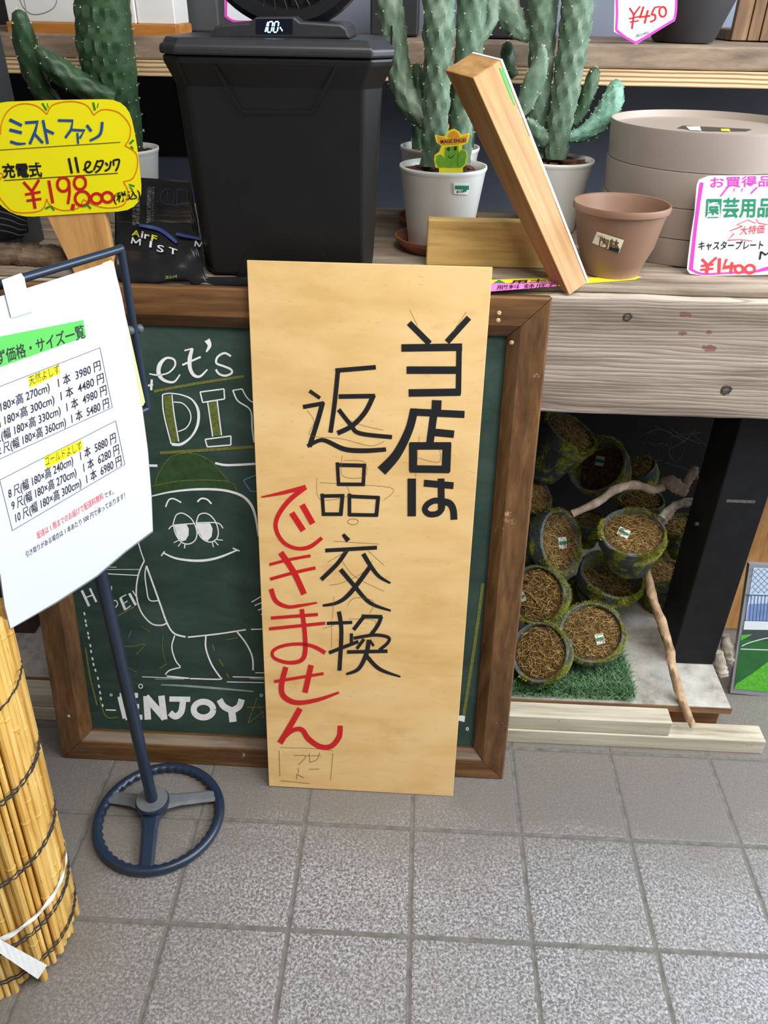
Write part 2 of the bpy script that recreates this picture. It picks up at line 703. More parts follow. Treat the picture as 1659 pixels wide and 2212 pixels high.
# --- legs
pl, prr = xu(1455, 0.365, 0.09), xu(1548, 0.365, 0.09)
bm = new()
box(bm, (pl, 0.385, 0.0815), (prr, 0.50, zb))
part('leg', bm, BLACKWOOD, table, bevel=0.003)
bm = new()
box(bm, (-0.74, 0.39, PZ + 0.0005), (-0.655, 0.475, zb))
part('leg', bm, wood('dark_leg_wood', rgb(34, 22, 14), rgb(58, 40, 28), rgb(78, 56, 40), (30, 30, 3)), table, bevel=0.003)
# notch scar and bolt on the right leg
bm = new()
box(bm, (pl + 0.016, 0.3845, 0.498), (prr - 0.022, 0.386, 0.504))
part('scar', bm, plain('bare_scar', rgb(96, 92, 84), 0.8, 0.4, 200), table, label='pale gouge across the black leg')
bm = new()
bp = P(1505, 1158, x=pl)
lathe(bm, (pl - 0.006, 0.44, 0.41), [(0.0, 0), (0.004, 0), (0.004, 0.006), (0, 0.006)], 12, (1, 0, 0))
part('bolt', bm, plain('zinc', rgb(170, 170, 172), 0.35, 0.1, 30, metallic=0.8), table)
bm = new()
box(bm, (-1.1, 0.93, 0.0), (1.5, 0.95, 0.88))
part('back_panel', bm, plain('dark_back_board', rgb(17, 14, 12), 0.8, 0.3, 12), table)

# ================================================================== low plinth and timbers on the floor
pr_x = xu(1580, 0.262, PZ)
plinth = thing('low_plinth', 'low plinth under the moss pots, grey stained top over brown wooden base', 'plinth', (0.5, 0.6, 0))
n = NT('stained_top')
co = n.coords()
n.col(n.ramp(n.noise(co, 9, 7, 0.7), [(0.34, rgb(126, 118, 106)), (0.5, rgb(176, 170, 158)), (0.7, rgb(206, 202, 192))]))
n.rough(0.7)
n.bump(n.noise(co, 90, 4), 0.3, 0.001)
bm = new()
box(bm, (-0.85, 0.262, 0.066), (pr_x, 0.92, PZ))
part('top_board', bm, n.m, plinth, bevel=0.003)
bm = new()
box(bm, (-0.85, 0.2600, 0.064), (pr_x + 0.002, 0.2618, PZ - 0.002))
part('edge_strip', bm, wood('plinth_edge_wood', rgb(96, 64, 38), rgb(140, 102, 68), rgb(166, 130, 92), (3, 30, 30)), plinth, label='brown edge of the top')
bm = new()
box(bm, (-0.84, 0.276, 0.0), (pr_x - 0.012, 0.91, 0.0655))
part('base_frame', bm, wood('plinth_base_wood', rgb(92, 58, 30), rgb(134, 92, 54), rgb(160, 116, 74), (3, 30, 30)), plinth)
for (u1, za, zc, lab) in ((1650, 0.0, 0.0365, 'long whitewashed timber lying on the floor tiles, lower of two'),
                          (1450, 0.0372, 0.0745, 'shorter whitewashed timber stacked on top of the long one')):
    bm = new()
    x1 = xu(u1, 0.216, (za + zc) / 2)
    box(bm, (-0.78, 0.2155 + (0.003 if za else 0), za), (x1, 0.259, zc))
    bmesh.ops.subdivide_edges(bm, edges=[e for e in bm.edges if abs(e.verts[0].co.x - e.verts[1].co.x) > 1], cuts=70)
    if za:
        for v in bm.verts:
            v.co.z += 0.0
    tag(part('timber_beam', bm, WHITEWOOD, bevel=0.002, loc=(0.2, 0.23, za)), lab, 'timber', 'whitewashed timbers')

# ================================================================== framed chalkboard
KF = 0.185
nf = Vector((0, -1, KF)).normalized()
ef = Vector((0, KF, 1)).normalized()
F0 = Vector((0, 0.120, 0))
XL, XR = xu(134, 0.122, 0.004), xu(1087, 0.122, 0.004)
HT = PP(1182, 643, F0, nf).z / ef.z


def fp(x, h, d):            # point in the chalkboard's own frame; d depth behind the front face
    return F0 + Vector((x, 0, 0)) + ef * h - nf * d


board = thing('chalkboard', 'green framed chalkboard with chalk drawing leaning against the table', 'chalkboard', (-0.06, 0.13, 0))
WR = 0.062
bm = new()
hexa(bm, [fp(XL + 0.03, 0.03, 0.026), fp(XR - 0.03, 0.03, 0.026), fp(XR - 0.03, HT - 0.03, 0.026), fp(XL + 0.03, HT - 0.03, 0.026)],
     [fp(XL + 0.03, 0.03, 0.020), fp(XR - 0.03, 0.03, 0.020), fp(XR - 0.03, HT - 0.03, 0.020), fp(XL + 0.03, HT - 0.03, 0.020)])
n = NT('chalkboard_green')
co = n.coords((6, 6, 14))
sm = n.noise(co, 1.0, 7, 0.7, 0.5)
n.col(n.ramp(sm, [(0.35, rgb(36, 58, 50)), (0.55, rgb(48, 72, 62)), (0.75, rgb(66, 86, 76))]))
n.rough(n.ramp(sm, [(0.3, (0.5, 0.5, 0.5)), (0.7, (0.8, 0.8, 0.8))]))
slate = part('slate', bm, n.m, board)


def rail(corners_out, inner, m, name='frame_rail'):
    (xa, ha), (xb, hb) = corners_out
    (xc, hc), (xd, hd) = inner     # inner ends matching a and b
    prof = [(0.0, 0.029), (0.0, 0.003), (0.05, 0.0), (0.70, 0.0), (1.0, 0.014), (1.0, 0.029)]
    bm = new()
    A = [bm.verts.new(fp(xa + (xc - xa) * t, ha + (hc - ha) * t, d)) for t, d in prof]
    B = [bm.verts.new(fp(xb + (xd - xb) * t, hb + (hd - hb) * t, d)) for t, d in prof]
    bm.faces.new(A[::-1])
    bm.faces.new(B)
    for i in range(len(prof)):
        j = (i + 1) % len(prof)
        bm.faces.new((A[i], A[j], B[j], B[i]))
    return part(name, bm, m, board)


gp = 0.0006
rail(((XL, gp), (XL, HT - gp)), ((XL + WR, WR + gp), (XL + WR, HT - WR - gp)), BROWNWOOD_V)
rail(((XR, gp), (XR, HT - gp)), ((XR - WR, WR + gp), (XR - WR, HT - WR - gp)), BROWNWOOD_V)
rail(((XL + gp, 0), (XR - gp, 0)), ((XL + WR + gp, WR), (XR - WR - gp, WR)), BROWNWOOD)
rail(((XL + gp, HT), (XR - gp, HT)), ((XL + WR + gp, HT - WR), (XR - WR - gp, HT - WR)), BROWNWOOD)
bm = new()
hexa(bm, [fp(XL + WR * 0.99, WR * 0.99, 0.0135), fp(XR - WR * 0.99, WR * 0.99, 0.0135), fp(XR - WR * 0.74, WR * 0.74, 0.0016), fp(XL + WR * 0.74, WR * 0.74, 0.0016)],
     [fp(XL + WR * 0.99, WR * 0.99, 0.0128), fp(XR - WR * 0.99, WR * 0.99, 0.0128), fp(XR - WR * 0.74, WR * 0.74, 0.0009), fp(XL + WR * 0.74, WR * 0.74, 0.0009)])
part('dusty_ledge', bm, wood('dusty_brown_wood', rgb(88, 70, 52), rgb(126, 108, 90), rgb(150, 134, 116), (3.0, 30, 30), 0.85, 0.2), board, label='dusty inner edge of the bottom rail')
bm = new()
for (u, v) in ((1076, 692), (1105, 740), (1078, 676), (148, 1547)):
    q = PP(u, v, F0, nf)
    lathe(bm, q + nf * 0.0002, [(0.0, 0.0012), (0.0022, 0.0012), (0.0036, 0.0)], 10, nf)
part('screw', bm, plain('worn_screw', rgb(190, 160, 120), 0.5, 0.3, 100), board)

slate_s = plane_surf(fp(0, 0, 0.020), nf, 0.0007)
ZA, SA = (180, 600), 1622 / 440
ZB, SB = (100, 1100), 1659 / 520
bm = new()
draw(bm, [([(525, 765), (600, 775), (680, 755), (730, 700), (720, 650), (660, 640), (610, 690), (600, 760), (640, 815), (720, 830), (770, 770)], [10, 12, 12, 14, 16, 18, 34, 34, 24, 16, 10]),
          ([(868, 562), (848, 640), (850, 720), (880, 775), (930, 785), (988, 730)], [22, 34, 30, 26, 18, 12]),
          ([(805, 580), (870, 563)], 12), ([(788, 695), (935, 630)], 16),
          ([(985, 495), (1005, 540), (978, 592)], [48, 30, 10]),
          ([(1175, 625), (1125, 600), (1070, 630), (1060, 680), (1120, 705), (1175, 730), (1180, 760), (1130, 780), (1080, 765), (1055, 730)], 17),
          ([(545, 810), (540, 895)], 18), ([(515, 860), (555, 850)], 16)], slate_s, ZA, SA)
part('lettering', bm, CHALK, slate, label='white chalk word')
bm = new()
# D I Y
draw(bm, [([(630, 930), (640, 1080), (700, 1325)], 10), ([(630, 930), (690, 920), (790, 935), (870, 975), (915, 1060), (910, 1170), (860, 1265), (780, 1325), (705, 1325)], [9, 9, 10, 13, 22, 22, 16, 22, 24]),
          ([(705, 930), (725, 1100), (760, 1305)], 9), ([(720, 990), (790, 1000), (845, 1060), (855, 1130), (820, 1195), (755, 1225)], 9),
          ([(930, 910), (1120, 885)], 11, False), ([(1120, 885), (1125, 965)], 11), ([(1125, 965), (950, 993)], 11), ([(950, 993), (930, 910)], 11),
          ([(990, 990), (1030, 1265)], 10), ([(1065, 975), (1100, 1255)], 10),
          ([(970, 1287), (1175, 1260)], 11), ([(1175, 1260), (1175, 1332)], 11), ([(1175, 1332), (987, 1347)], 11), ([(987, 1347), (970, 1287)], 11),
          ([(1190, 897), (1265, 885)], 10), ([(1265, 885), (1300, 950), (1350, 992), (1420, 1000)], 10),
          ([(1190, 895), (1230, 980), (1330, 1055), (1345, 1200), (1360, 1310)], 12)], slate_s, ZA, SA)
part('lettering', bm, CHALK, slate, label='outlined chalk letters DIY')
bm = new()
draw(bm, [([(505, 1495), (590, 1497)], 20), ([(1050, 1475), (1150, 1492), (1400, 1480)], 18)], slate_s, ZA, SA)
part('chalk_strokes', bm, CHALK, slate, label='white chalk dividing strokes')
bm = new()
# ENJOY
draw(bm, [([(513, 1290), (550, 1440)], 48), ([(505, 1283), (632, 1283)], 34), ([(540, 1362), (640, 1358)], 32), ([(545, 1437), (662, 1433)], 34),
          ([(690, 1288), (700, 1450)], 45), ([(685, 1292), (818, 1442)], 48), ([(793, 1285), (813, 1450)], 45),
          ([(848, 1308), (992, 1310)], 36), ([(943, 1312), (930, 1395), (890, 1428), (852, 1402)], 44),
          (ring_pts(1083, 1381, 67, 54, 20), 42),
          ([(1193, 1312), (1225, 1360), (1285, 1390)], 44), ([(1347, 1310), (1328, 1360), (1275, 1392)], 44), ([(1277, 1380), (1287, 1466)], 50)], slate_s, ZB, SB)
part('lettering', bm, CHALK, slate, label='bold white word ENJOY')
bm = new()
draw(bm, [([(245, 560), (295, 668)], 18), ([(300, 545), (345, 640)], 15), ([(265, 612), (328, 588)], 9), ([(410, 508), (430, 575), (445, 580), (450, 530)], 7),
          ([(437, 640), (475, 728)], 20), ([(440, 638), (480, 630), (490, 660), (458, 692)], 7), ([(510, 610), (545, 695)], 18), ([(510, 610), (552, 588)], 7), ([(530, 652), (560, 632)], 7), ([(545, 692), (582, 665)], 8),
          ([(572, 580), (617, 662)], 18), ([(595, 562), (630, 620)], 8)], slate_s, ZB, SB)
part('lettering', bm, CHALK, slate, label='slanted white chalk words')
bm = new()
draw(bm, [([(540, 1740), (700, 1705), (900, 1685), (1100, 1690), (1250, 1730), (1330, 1800), (1370, 1900), (1395, 2060)], [10, 14, 18, 18, 20, 22, 18, 12]),
          ([(655, 1825), (680, 1770), (720, 1760), (780, 1790)], 12), ([(908, 1785), (940, 1758), (985, 1765), (1020, 1800)], 13),
          ([(715, 1960), (740, 1890), (790, 1875), (850, 1910), (885, 1960), (905, 2030), (890, 2090), (840, 2120), (780, 2105), (735, 2040), (715, 1960)], 9),
          ([(680, 2002), (725, 1970), (890, 1957)], 9),
          ([(900, 1950), (920, 1890), (970, 1875), (1020, 1900), (1060, 1960), (1075, 2030), (1060, 2080), (1010, 2105), (950, 2080), (910, 2020), (900, 1950)], 9),
          ([(895, 1952), (1065, 1952), (1112, 1995)], 9),
          ([(760, 2090), (720, 2110)], 7), ([(777, 2112), (755, 2140)], 8), ([(810, 2120), (805, 2155)], 9), ([(1028, 2105), (1035, 2145)], 8), ([(1045, 2098), (1075, 2130)], 8), ([(1062, 2085), (1112, 2090)], 7)], slate_s, ZA, SA)
fill(bm, [(722, 1970), (820, 1960), (840, 2000), (838, 2050), (815, 2090), (785, 2100), (750, 2065)], slate_s, ZA, SA)
fill(bm, [(900, 1958), (1010, 1955), (1030, 2000), (1022, 2060), (990, 2095), (955, 2080), (920, 2030)], slate_s, ZA, SA)
draw(bm, [([(805, 300), (900, 340), (1050, 355), (1180, 335), (1320, 280)], [10, 14, 17, 16, 10]), ([(792, 322), (815, 290)], 9), ([(1285, 268), (1332, 288)], 9),
          ([(630, 212), (650, 285), (675, 355)], 8), ([(675, 355), (635, 450), (620, 580), (650, 700), (720, 785), (790, 800), (830, 785)], 10),
          ([(690, 390), (780, 640), (830, 780), (880, 855), (960, 880)], 12), ([(690, 390), (680, 450), (690, 540), (710, 625), (770, 630)], 8),
          ([(975, 882), (1180, 860), (1375, 830)], 10), ([(1410, 828), (1495, 826)], 8),
          ([(885, 870), (865, 950), (890, 1040), (925, 1085)], 9), ([(925, 1090), (850, 1110), (820, 1140)], 9), ([(830, 1150), (985, 1165)], 9),
          ([(990, 1167), (1190, 1172), (1203, 1160)], 9), ([(1100, 875), (1100, 960), (1140, 1070), (1200, 1160)], 11), ([(1315, 845), (1380, 930), (1420, 1020), (1425, 1110)], 11),
          ([(660, 1155), (980, 1167)], 5), ([(1285, 1155), (1500, 1160)], 7), ([(1245, 1190), (1500, 1195)], 6), ([(1440, 1127), (1505, 1127)], 6),
          ([(1415, 640), (1480, 602)], 8), ([(1435, 665), (1485, 643)], 8), ([(1460, 697), (1495, 680)], 8), ([(1478, 727), (1500, 715)], 8),
          ([(400, 398), (485, 400)], 4), ([(385, 415), (640, 415)], 4), ([(375, 443), (630, 456)], 7), ([(410, 1383), (480, 1385)], 9),
          (ring_pts(650, 1220, 13, 14), 6), (ring_pts(447, 1280, 7, 7), 5), (ring_pts(1482, 1282, 8, 8), 5)], slate_s, ZB, SB)
part('chalk_drawing', bm, CHALK, slate, label='white chalk figure in a helmet')
bm = new()
for (a, b) in ((262, 720), (270, 770), (275, 800), (287, 855), (292, 885), (303, 940), (308, 980), (318, 1030), (325, 1070), (338, 1110), (355, 1165), (362, 1220), (370, 1265), (376, 1305), (388, 1352)):
    draw(bm, [([(a - 2, b - 10), (a + 3, b + 10)], 11)], slate_s, ZB, SB)
part('dashed_line', bm, CHALK, slate)
bm = new()
draw(bm, [(ring_pts(1343, 1500, 7, 8), 5)], slate_s, (540, 1050), 2.86)
fill(bm, [(1293, 1418), (1330, 1415), (1325, 1458), (1285, 1448)], slate_s, (540, 1050), 2.86)
part('chalk_marks', bm, CHALK, slate, label='small chalk marks right of the notice')
bm = new()
fill(bm, [(640, 937), (700, 937), (722, 1100), (755, 1300), (705, 1312), (650, 1080)], slate_s, ZA, SA)
part('chalk_fill', bm, CHALK_OLIVE, slate, label='olive chalk filling of the letter D')
bm = new()
fill(bm, [(998, 992), (1062, 980), (1095, 1255), (1035, 1262)], slate_s, ZA, SA)
part('chalk_fill', bm, CHALK_OLIVE, slate, label='olive chalk filling of the letter I')
bm = new()
draw(bm, [([(560, 905), (900, 842), (1280, 785)], 22), ([(610, 1395), (1000, 1370), (1360, 1345)], 24)], slate_s, ZA, SA)
draw(bm, [([(465, 750), (605, 672)], 9), ([(520, 945), (600, 945), (680, 930), (620, 1000)], 6), ([(545, 1080), (625, 1125)], 5), ([(365, 1300), (395, 1400), (430, 1437), (490, 1433)], 9),
          ([(270, 950), (300, 1150), (350, 1350)], 12), ([(805, 870), (800, 960), (825, 1060)], 5), ([(1145, 930), (1160, 980)], 9), ([(1190, 1030), (1220, 1085)], 9), ([(1240, 1130), (1262, 1162)], 8),
          ([(655, 808), (715, 845)], 6), ([(830, 1065), (780, 1100)], 6), ([(1240, 900), (1320, 885)], 6),
          ([(1390, 1475), (1452, 1300), (1500, 1440)], 8, False), ([(1385, 1365), (1505, 1365)], 8), ([(1392, 1475), (1505, 1390)], 8)], slate_s, ZB, SB)
draw(bm, [([(1440, 600), (1385, 1000), (1320, 1420)], 20)], slate_s, (540, 1050), 2.86)
part('chalk_smear', bm, CHALK_FAINT, slate, label='faint yellow green chalk strokes')
bm = new()
fill(bm, [(545, 1740), (570, 1650), (600, 1560), (680, 1440), (780, 1400), (880, 1400), (1000, 1450), (1090, 1540), (1150, 1620), (1220, 1695), (1100, 1685), (900, 1682), (700, 1700)], lambda u, v, k: slate_s(u, v, -20), ZA, SA)
part('chalk_fill', bm, CHALK_GREEN, slate, label='green chalk helmet')
bm = new()
draw(bm, [([(570, 1650), (600, 1560), (680, 1440), (780, 1400), (880, 1400), (1000, 1450), (1090, 1540), (1150, 1620)], 7), ([(545, 1660), (800, 1615), (1150, 1622), (1222, 1700)], 8)], slate_s, ZA, SA)
part('chalk_outline', bm, CHALK_OLIVE, slate, label='yellow outline of the helmet')
bm = new()
draw(bm, [([(1400, 1560), (1275, 1612)], 10), ([(1275, 1612), (1330, 1700), (1400, 1700)], 10, False)], slate_s, ZA, SA)
draw(bm, [([(505, 810), (510, 875)], 5), ([(585, 838), (565, 885)], 5)], slate_s, ZB, SB)
part('chalk_smear', bm, CHALK_BLUE, slate, label='blue chalk strokes')
bm = new()
draw(bm, [([(790, 1210), (950, 1217), (1150, 1232), (1430, 1256)], [6, 14, 16, 8]), ([(750, 1170), (950, 1172)], 5), ([(1400, 1165), (1500, 1172)], 9)], slate_s, ZB, SB)
part('chalk_smear', bm, CHALK_DIM, slate, label='grey rubbed chalk shadow')

# ================================================================== plywood notice leaning on the chalkboard
KB = 0.224
nb = Vector((0, -1, KB)).normalized()
B0 = Vector((0, 0.0765, 0))
c4 = [PP(581, 1698, B0, nb), PP(978, 1724, B0, nb), PP(1064, 577, B0, nb), PP(533, 562, B0, nb)]
lowest = min(c4[0].z, c4[1].z)
c4 = [Vector((p.x, p.y, max(p.z, 0.0004))) for p in c4]
notice = thing('notice_board', 'tall buff plywood notice with black and red handwritten Japanese', 'notice board', (0.1, 0.08, 0))
n = NT('buff_plywood')
co = n.coords((5, 5, 16))
f1 = n.noise(co, 1.0, 6, 0.6, 0.3)
c = n.ramp(f1, [(0.32, rgb(222, 178, 112)), (0.5, rgb(234, 194, 130)), (0.7, rgb(240, 204, 144))])
st = n.noise(n.coords((9, 9, 20), loc=(4, 4, 4)), 1.0, 6, 0.7)
c = n.mix(n.ramp(st, [(0.60, (0, 0, 0)), (0.80, (0.45, 0.45, 0.45))]), c, rgb(190, 142, 78))
fl = n.noise(n.coords((60, 60, 240)), 1.0, 2, 0.5)
c = n.mix(n.ramp(fl, [(0.66, (0, 0, 0)), (0.74, (0.35, 0.35, 0.35))]), c, rgb(196, 150, 88))
n.col(c)
n.rough(0.5)
n.bump(fl, 0.08, 0.0005)
bm = new()
prism(bm, c4, -nb * 0.0055)
panel = part('panel', bm, n.m, notice, bevel=0.0008)
ns = plane_surf(B0, nb, 0.0006)
Z7, S7 = (520, 540), 2.860
Z8, S8 = (540, 1050), 2.860
bm = new()
draw(bm, [([(1040, 450), (1168, 578)], 36), ([(1410, 418), (1275, 568)], 36), ([(993, 605), (1368, 600)], 46), ([(1350, 580), (1345, 890)], 34), ([(1025, 742), (1345, 742)], 46), ([(1038, 883), (1358, 878)], 46),
          ([(1212, 928), (1208, 1000)], 60), ([(1195, 1000), (1168, 1200)], 46), ([(1048, 1000), (1383, 1016)], 44), ([(1072, 985), (1040, 1110), (965, 1260), (870, 1366)], [50, 50, 56, 66]),
          ([(1185, 1125), (1318, 1138)], 46), ([(1065, 1192), (1065, 1365)], 50), ([(1045, 1210), (1300, 1210)], 46), ([(1275, 1195), (1268, 1370)], 54), ([(1045, 1352), (1290, 1356)], 46),
          ([(1057, 1412), (1057, 1645)], 52), ([(1132, 1440), (1315, 1456)], 42), ([(1238, 1412), (1240, 1600)], 42),
          ([(1245, 1555), (1200, 1548), (1155, 1570), (1138, 1605), (1165, 1632), (1215, 1628), (1242, 1600), (1245, 1570)], 36), ([(1238, 1552), (1290, 1565), (1313, 1605), (1318, 1666)], 42)], ns, Z7, S7)
part('lettering', bm, BLACK_INK, panel, label='thick black characters in the right column')
bm = new()
draw(bm, [([(425, 870), (490, 915)], 22), ([(385, 970), (515, 946)], 26), ([(507, 940), (480, 1040), (425, 1215)], 30), ([(413, 1212), (480, 1178), (530, 1180), (640, 1230), (760, 1240), (898, 1232)], [24, 24, 26, 30, 30, 26]),
          ([(585, 745), (835, 724)], 28), ([(602, 735), (580, 950), (555, 1128)], 28), ([(605, 905), (830, 902)], 28), ([(822, 895), (770, 1000), (690, 1085), (598, 1132)], 30), ([(605, 985), (680, 1080), (735, 1132), (935, 1156)], 26),
          ], ns, Z7, S7)
part('lettering', bm, BLACK_INK, panel, label='black character with sweeping stroke')
bm = new()
draw(bm, [([(597, 1312), (605, 1455)], 22), ([(600, 1328), (772, 1332)], 24), ([(764, 1322), (757, 1458)], 22), ([(598, 1447), (765, 1448)], 22),
          ([(503, 1505), (512, 1642)], 22), ([(505, 1520), (638, 1518)], 22), ([(630, 1508), (618, 1640)], 24), ([(506, 1632), (628, 1632)], 22),
          ([(672, 1505), (672, 1642)], 22), ([(680, 1522), (858, 1530)], 22), ([(850, 1522), (838, 1645)], 24), ([(668, 1635), (845, 1638)], 22)], ns, Z7, S7)
part('lettering', bm, BLACK_INK, panel, label='black character of three boxes')
bm = new()
draw(bm, [([(575, 298), (608, 338)], [20, 32]), ([(465, 398), (785, 380)], 24), ([(600, 395), (540, 480), (440, 578)], 26), ([(700, 418), (750, 500), (800, 560), (868, 600)], [28, 26, 22, 12]),
          ([(745, 495), (620, 660), (540, 720), (450, 738)], [28, 28, 22, 14]), ([(560, 515), (640, 610), (740, 720), (870, 770)], [28, 26, 24, 12]),
          ([(550, 775), (565, 900), (553, 1140)], 26), ([(475, 848), (632, 842)], 20), ([(488, 1030), (670, 960)], 22),
          ([(710, 798), (640, 888)], 24), ([(690, 805), (818, 808)], 24), ([(812, 805), (790, 860), (745, 922)], 24), ([(627, 910), (627, 972)], 20),
          ([(640, 940), (770, 920), (855, 935), (850, 970), (800, 1012)], 20), ([(705, 945), (660, 1005)], 20), ([(738, 950), (765, 988)], 16),
          ([(600, 1025), (850, 1020)], 22), ([(735, 950), (718, 1040), (670, 1130), (595, 1162)], [26, 28, 24, 14]), ([(716, 1045), (800, 1130), (930, 1178)], [26, 24, 10])], ns, Z8, S8)
part('lettering', bm, BLACK_INK, panel, label='lower two black characters')
bm = new()
draw(bm, [([(70, 68), (200, 42), (345, 5)], [8, 22, 28]), ([(345, 5), (240, 90), (170, 190), (162, 270), (210, 350), (290, 385), (370, 375), (445, 320)], [30, 30, 28, 26, 24, 22, 26, 22]), ([(258, 165), (330, 275)], 36), ([(322, 115), (388, 232)], 36),
          ([(120, 485), (240, 455), (375, 430)], 18), ([(125, 575), (270, 535), (405, 505)], 20), ([(190, 410), (270, 530), (335, 668)], 36), ([(130, 635), (160, 710), (230, 745), (300, 740), (415, 720)], [30, 28, 22, 20, 10]),
          ([(130, 815), (420, 793)], 20), ([(118, 882), (465, 847)], 20), ([(320, 760), (338, 900), (340, 1030), (310, 1080), (230, 1090), (150, 1062), (142, 1020), (200, 988), (300, 975), (390, 990), (465, 1030)], [28, 28, 30, 26, 22, 20, 20, 20, 20, 22, 26]),
          ([(150, 1208), (455, 1158)], 18), ([(378, 1106), (340, 1276)], 34), ([(222, 1118), (195, 1230), (210, 1300), (290, 1338), (420, 1320), (550, 1275)], [32, 34, 34, 30, 24, 14]),
          ([(310, 1374), (250, 1480), (185, 1588)], 36), ([(185, 1580), (260, 1512), (320, 1505), (360, 1560), (430, 1608), (500, 1608), (550, 1550), (558, 1480)], [22, 26, 30, 34, 32, 32, 34, 32])], ns, Z8, S8)
part('lettering', bm, RED_INK, panel, label='red handwritten characters')
bm = new()
draw(bm, [([(180, 1635), (185, 1792)], 3), ([(512, 1650), (498, 1818)], 3), ([(185, 1615), (400, 1622), (512, 1636)], 2), ([(190, 1820), (370, 1838)], 3), ([(365, 1650), (372, 1710)], 3), ([(345, 1667), (438, 1665)], 3),
          ([(432, 1645), (412, 1692), (370, 1706)], 3), ([(365, 1750), (428, 1748)], 3), ([(275, 1665), (345, 1668), (300, 1722)], 3), ([(298, 1740), (300, 1775)], 3), ([(290, 1778), (288, 1814)], 3), ([(290, 1780), (332, 1802)], 3),
          ], ns, Z8, S8)
part('pencil_lines', bm, PENCIL, panel, label='pencil box with small characters')
bm = new()
draw(bm, [([(490, 612), (560, 600), (690, 540), (760, 460)], 2), ([(560, 450), (650, 560), (830, 650)], 2), ([(450, 880), (520, 860)], 2), ([(505, 830), (505, 1000)], 2), ([(610, 820), (770, 830), (760, 890)], 2), ([(515, 340), (800, 358)], 2),
          (ring_pts(637, 220, 33, 18), 2.5), ([(480, 470), (600, 400)], 2), ([(730, 400), (830, 490)], 2), ([(520, 680), (510, 820)], 2), ([(600, 740), (650, 690), (765, 712), (740, 790)], 2)], ns, Z8, S8)
part('pencil_lines', bm, PENCIL, panel, label='faint pencil guide lines, lower')
bm = new()
draw(bm, [([(490, 1437), (925, 1468), (885, 1545)], 2), ([(470, 1410), (490, 1540), (660, 1520), (658, 1460)], 2), ([(628, 1270), (630, 1395), (765, 1400), (765, 1310), (640, 1300)], 2), ([(410, 990), (455, 1060), (430, 1145), (620, 1165), (800, 1210), (890, 1180)], 2),
          ([(640, 1040), (760, 1085), (880, 1112)], 2), ([(1045, 370), (1095, 470)], 2), ([(1395, 380), (1310, 510)], 2), ([(1105, 1150), (1080, 1400)], 2), ([(1230, 1230), (1225, 1310), (1095, 1285)], 2)], ns, Z7, S7)
part('pencil_lines', bm, PENCIL, panel, label='faint pencil guide lines, upper')

# ================================================================== sign stand with steering-wheel foot
HUB = P(330, 1733, z=0.028)
PX, PY = HUB.x, HUB.y
stand = thing('sign_stand', 'dark blue steel sign stand on a round three-spoke wheel foot', 'sign stand', (PX, PY, 0))
wl_, wr_ = P(197, 1790, z=0.010), P(481, 1755, z=0.010)
WC = Vector((PX, PY, 0.010))
WRAD = (wr_ - wl_).length / 2 - 0.007
mid = (wl_ + wr_) / 2
WC = Vector((mid.x, (P(320, 1889, z=0.004).y + P(360, 1651, z=0.015).y) / 2, 0.0095))
bm = new()
NS = 168
rings = []
for i in range(NS):
    a = 2 * math.pi * i / NS
    dirv = Vector((math.cos(a), math.sin(a), 0))
    ring = []
    for k in range(12):
        b = 2 * math.pi * k / 12
        r = 0.0085
        inner = max(0.0, -math.cos(b))
        bumpy = 0.0035 * inner * (0.5 + 0.5 * math.cos(a * 42))
        ring.append(bm.verts.new(WC + dirv * (WRAD + math.cos(b) * (r + bumpy)) + Vector((0, 0, math.sin(b) * r))))
    rings.append(ring)
for i in range(NS):
    A, B = rings[i], rings[(i + 1) % NS]
    for k in range(12):
        bm.faces.new((A[k], A[(k + 1) % 12], B[(k + 1) % 12], B[k]))
part('wheel_rim', bm, STEELBLUE, stand, smooth=True)
for (u, v) in ((318, 1868), (455, 1722), (240, 1722)):
    e = P(u, v, z=0.012)
    a = (e - WC)
    a.z = 0
    a.normalize()
    c = Vector((-a.y, a.x, 0))
    st = Vector((PX, PY, 0.022)) + a * 0.018
    en = WC + a * (WRAD - 0.004) + Vector((0, 0, 0.002))
    bm = new()
    L = []
    for t, hw, dz in ((0, 0.020, 0), (0.3, 0.0145, 0.0), (0.7, 0.0135, 0), (1, 0.0135, 0)):
        m_ = st.lerp(en, t)
        L.append([bm.verts.new(m_ - c * hw), bm.verts.new(m_ - c * hw * 0.6 + Vector((0, 0, 0.0035))), bm.verts.new(m_ + c * hw * 0.6 + Vector((0, 0, 0.0035))), bm.verts.new(m_ + c * hw), bm.verts.new(m_ + Vector((0, 0, -0.004)))])
    for A, B in zip(L, L[1:]):
        for k in range(5):
            bm.faces.new((A[k], A[(k + 1) % 5], B[(k + 1) % 5], B[k]))
    bm.faces.new(L[0])
    bm.faces.new(L[-1][::-1])
    part('spoke', bm, DUSTYBLUE if u != 318 else STEELBLUE, stand, smooth=False)
bm = new()
lathe(bm, (PX, PY, 0.0), [(0, 0.012), (0.027, 0.012), (0.029, 0.016), (0.0305, 0.034), (0.029, 0.037), (0, 0.0375)], 40)
part('hub', bm, [STEELBLUE], stand)
bm = new()
lathe(bm, (PX, PY, 0.0), [(0, 0.0377), (0.0285, 0.0376), (0.028, 0.039), (0, 0.039)], 40)
part('hub_top', bm, DUSTYBLUE, stand, label='dusty grey top of the hub')
bm = new()
tube(bm, [(PX, PY, 0.038), (PX, PY, 0.94)], 0.0105, 20)
part('pole', bm, STEELBLUE, stand, smooth=True)

